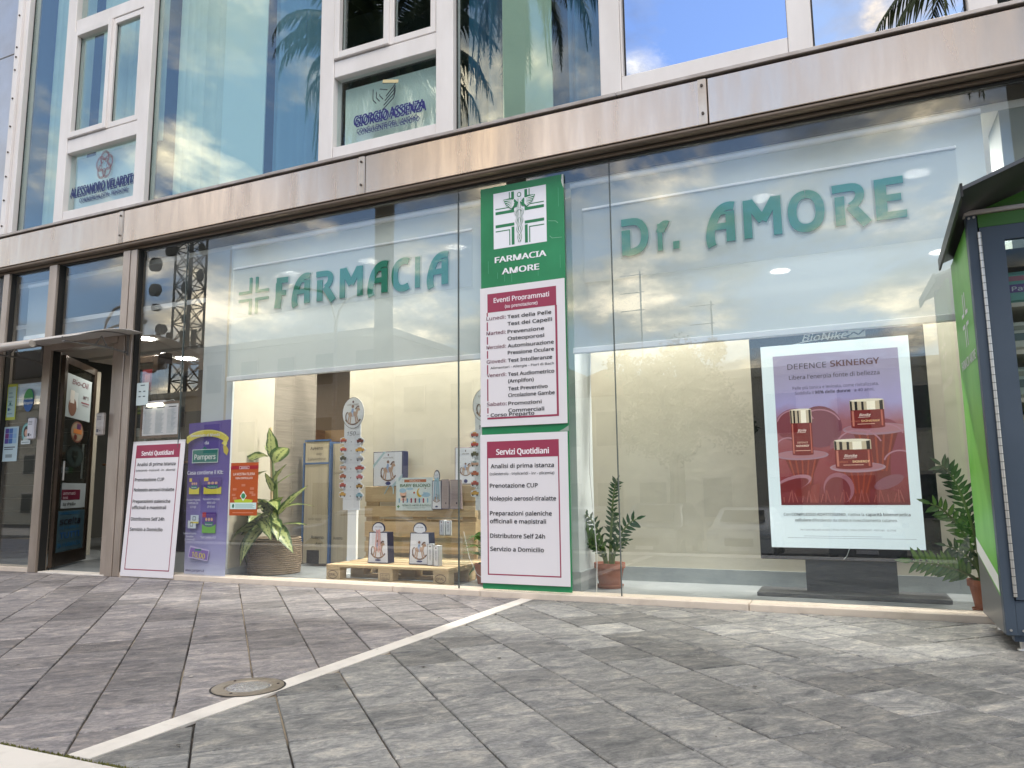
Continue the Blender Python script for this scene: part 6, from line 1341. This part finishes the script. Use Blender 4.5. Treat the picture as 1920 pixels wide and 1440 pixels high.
# parked cars
mat('car_paint_w', (.62, .63, .64), .2, .1, spec=.8); mat('car_paint_s', (.30, .31, .33), .22, .5); mat('car_glass', (.02, .025, .03), .05, spec=.9); mat('tyre', (.015, .015, .015), .8); mat('head_lamp', (.6, .62, .65), .1, .4)
def car(x, y, label, paint, w=1.8, L=4.2, h=1.55, yaw=0):
    t = thing('parked_car', label, 'car', (x, y, RZ), group='cars parked across the terrace', rot=(0, 0, RAD(yaw)))
    side = [(0, .35), (0, .75), (.10, .92), (.95, 1.02), (1.55, h-.06), (1.9, h), (3.2, h-.02), (3.85, 1.08), (4.15, .98), (4.2, .38)]
    sc = L/4.2; bm = MB()
    for s_, k in ((-1, 1), (1, 1)):
        pass
    n = len(side)
    for xx, f in ((-w/2, .0), (-w/2+.10, .05), (w/2-.10, .05), (w/2, .0)):
        for a, b in side:
            tight = .16 if b > 1.1 else 0; bm.v.append(Vector((xx*(1-tight), -a*sc, b+(f if b > .9 else 0))))
    for r in range(3):
        for j in range(n): a = r*n+j; b = r*n+(j+1) % n; bm.f.append((a, b, b+n, a+n)); bm.c.append(None)
    bm.f.append(tuple(range(n))[::-1]); bm.c.append(None); bm.f.append(tuple(3*n+j for j in range(n))); bm.c.append(None)
    smooth_edges(bm.build('body', MATS[paint], t, local=True), 40)
    ws = MB(); ws.face([(-w*.36, -.98*sc, 1.10), (w*.36, -.98*sc, 1.10), (w*.32, -1.52*sc, h-.06), (-w*.32, -1.52*sc, h-.06)]); ws.v = [v+Vector((0, .02, .045)) for v in ws.v]; ws.build('windscreen', MATS['car_glass'], t, local=True)
    for s_ in (-1, 1):
        MB().prism([(1.1*sc, 1.06), (1.65*sc, h-.12), (3.1*sc, h-.12), (3.6*sc, 1.10)], (s_*(w/2*.845+.035), 0, 0), (0, -1, 0), (0, 0, 1), (s_, 0, 0), .01).build('side_window', MATS['car_glass'], t, local=True)
        MB().box(s_*w*.40-.16, s_*w*.40+.16, -.03, .02, .72, .86, bev=.02).build('headlight', MATS['head_lamp'], t, local=True)
        MB().box(s_*(w/2+.08)-.08, s_*(w/2+.08)+.08, -1.15*sc, -1.05*sc, 1.02, 1.14, bev=.02).build('mirror', MATS[paint], t, local=True)
        for yy in (-.8*sc, -3.35*sc):
            wh = MB(); pr_ = 14
            for q in (0, 1):
                for j in range(pr_): a = 2*math.pi*j/pr_; wh.v.append(Vector((s_*(w/2-.18+.2*q), yy+.32*math.cos(a), .32+.32*math.sin(a))))
            wh.f += [tuple(range(pr_)), tuple(pr_+j for j in range(pr_))]+[(j, (j+1) % pr_, pr_+(j+1) % pr_, pr_+j) for j in range(pr_)]; wh.c += [None]*(2+pr_); wh.build('wheel', MATS['tyre'], t, local=True)
    MB().box(-w*.22, w*.22, -.02, .03, .52, .74, bev=.02).build('grille', MATS['far_dark'], t, local=True); MB().box(-.26, .26, .03, .045, .40, .50).build('number_plate', MATS['board_white'], t, local=True)
    return t
car(-5.6, -16.4, 'silver car mirrored behind the bare middle of the right window', 'car_paint_s', 1.85, 4.3, 1.62)
car(-3.0, -16.6, 'white car mirrored beside the advertising totem', 'car_paint_w', 1.75, 4.1, 1.48)
car(-8.4, -16.5, 'white car mirrored above the left potted plant', 'car_paint_w', 1.8, 4.2, 1.5)
car(-17.5, -15.5, 'white car mirrored across the striped display stand', 'car_paint_w', 1.8, 4.3, 1.5, 60); car(-13.5, -16.5, 'silver car mirrored behind the pallets', 'car_paint_s', 1.8, 4.2, 1.5)
car(.2, -16.5, 'silver car mirrored in front of the lit poster', 'car_paint_s', 1.8, 4.2, 1.5)
# trees -------------------------------------------------------------------
mat('palm_green', (.045, .075, .028), .6, 0, col2=(.07, .09, .03), nscale=3); mat('palm_dry', (.16, .12, .07), .8); mat('tree_green', (.035, .06, .022), .7, 0, col2=(.06, .085, .03), nscale=2)
def palm(label, x, y, zc, R_=3.0, nf=34, seed=1):
    r_ = random.Random(seed); t = thing('palm_tree', label, 'palm tree', (x, y, RZ)); smooth_edges(MB().tube([(x+.1, y, RZ), (x, y, (zc+RZ)/2), (x, y, zc)], [.28, .22, .26], 12).build('trunk', MATS['bark'], t))
    for k in range(nf):
        az = 2*math.pi*k*.382+r_.uniform(-.2, .2); el = RAD(70-115*(k/nf)+r_.uniform(-8, 8)); L_ = R_*r_.uniform(.85, 1.1); mb = MB(); pts = []; p = Vector((x, y, zc)); e = el; seg = 12
        for q in range(seg+1):
            pts.append(p.copy()); p = p+Vector((math.cos(az)*math.cos(e), math.sin(az)*math.cos(e), math.sin(e)))*L_/seg; e -= RAD(7+5*q/seg*2)
            e = max(e, RAD(-86))
        mb.tube(pts, [.03*(1-.8*q/seg)+.004 for q in range(seg+1)], 4, cap=False)
        for q in range(1, seg*4):
            u = q/(seg*4); i = int(u*seg); a = pts[i].lerp(pts[min(i+1, seg)], u*seg-i); d = (pts[min(i+1, seg)]-pts[i]).normalized(); sd_ = d.cross(Vector((0, 0, 1)));
            if sd_.length < .1: sd_ = Vector((math.sin(az), -math.cos(az), 0))
            sd_.normalize(); ll = .62*(math.sin(math.pi*min(1, u*.9+.12))**.6)*r_.uniform(.8, 1.1)
            for s_ in (-1, 1):
                tip = a+(sd_*s_*.55+d*.45+Vector((0, 0, -.65))).normalized()*ll+Vector((r_.uniform(-.05, .05), r_.uniform(-.05, .05), r_.uniform(-.06, .02))); wv = d*.030; mid = a.lerp(tip, .5)+Vector((0, 0, .04))
                mb.face([a-wv, a+wv, mid+wv]); mb.face([a-wv, mid+wv, tip]) 
        mb.build('frond', MATS['palm_green' if k < nf*.8 else 'palm_dry'], t)
palm('tall palm mirrored in the upper windows behind the camera', -10.0, -9.6, 11.5, 3.7, 64, 3)
palm('tall palm whose frond tips are mirrored above the right lettering', -6.4, -9.4, 13.0, 3.3, 44, 5)
palm('tall palm beyond the right end of the front', 3.2, -10.0, 10.5, 3.2, 26, 8)
tr = thing('street_tree', 'round leafy street tree mirrored on the beige partition', 'tree', (-5.2, -18.5, RZ)); MB().tube([(-5.2, -18.5, RZ), (-5.1, -18.5, 1.0), (-5.2, -18.5, 3.0)], [.16, .13, .08], 8).build('trunk', MATS['bark'], tr)
mb = MB(); r_ = random.Random(4)
cl = [(Vector((r_.gauss(0, 1.0), r_.gauss(0, .9), r_.gauss(0, .75))), r_.uniform(.35, .8)) for _ in range(46)]
for c, r in cl:
    for q in range(430):
        v = Vector((r_.gauss(0, 1), r_.gauss(0, 1), r_.gauss(0, 1))).normalized()*r*r_.uniform(.4, 1.05); p = Vector((-5.2, -18.5, 3.1))+c+v; a = Vector((r_.uniform(-1, 1), r_.uniform(-1, 1), r_.uniform(-1, 1))).normalized()*.07; b = a.orthogonal().normalized()*.04
        mb.face([p-a, p+b, p+a, p-b])
mb.build('crown', MATS['tree_green'], tr)
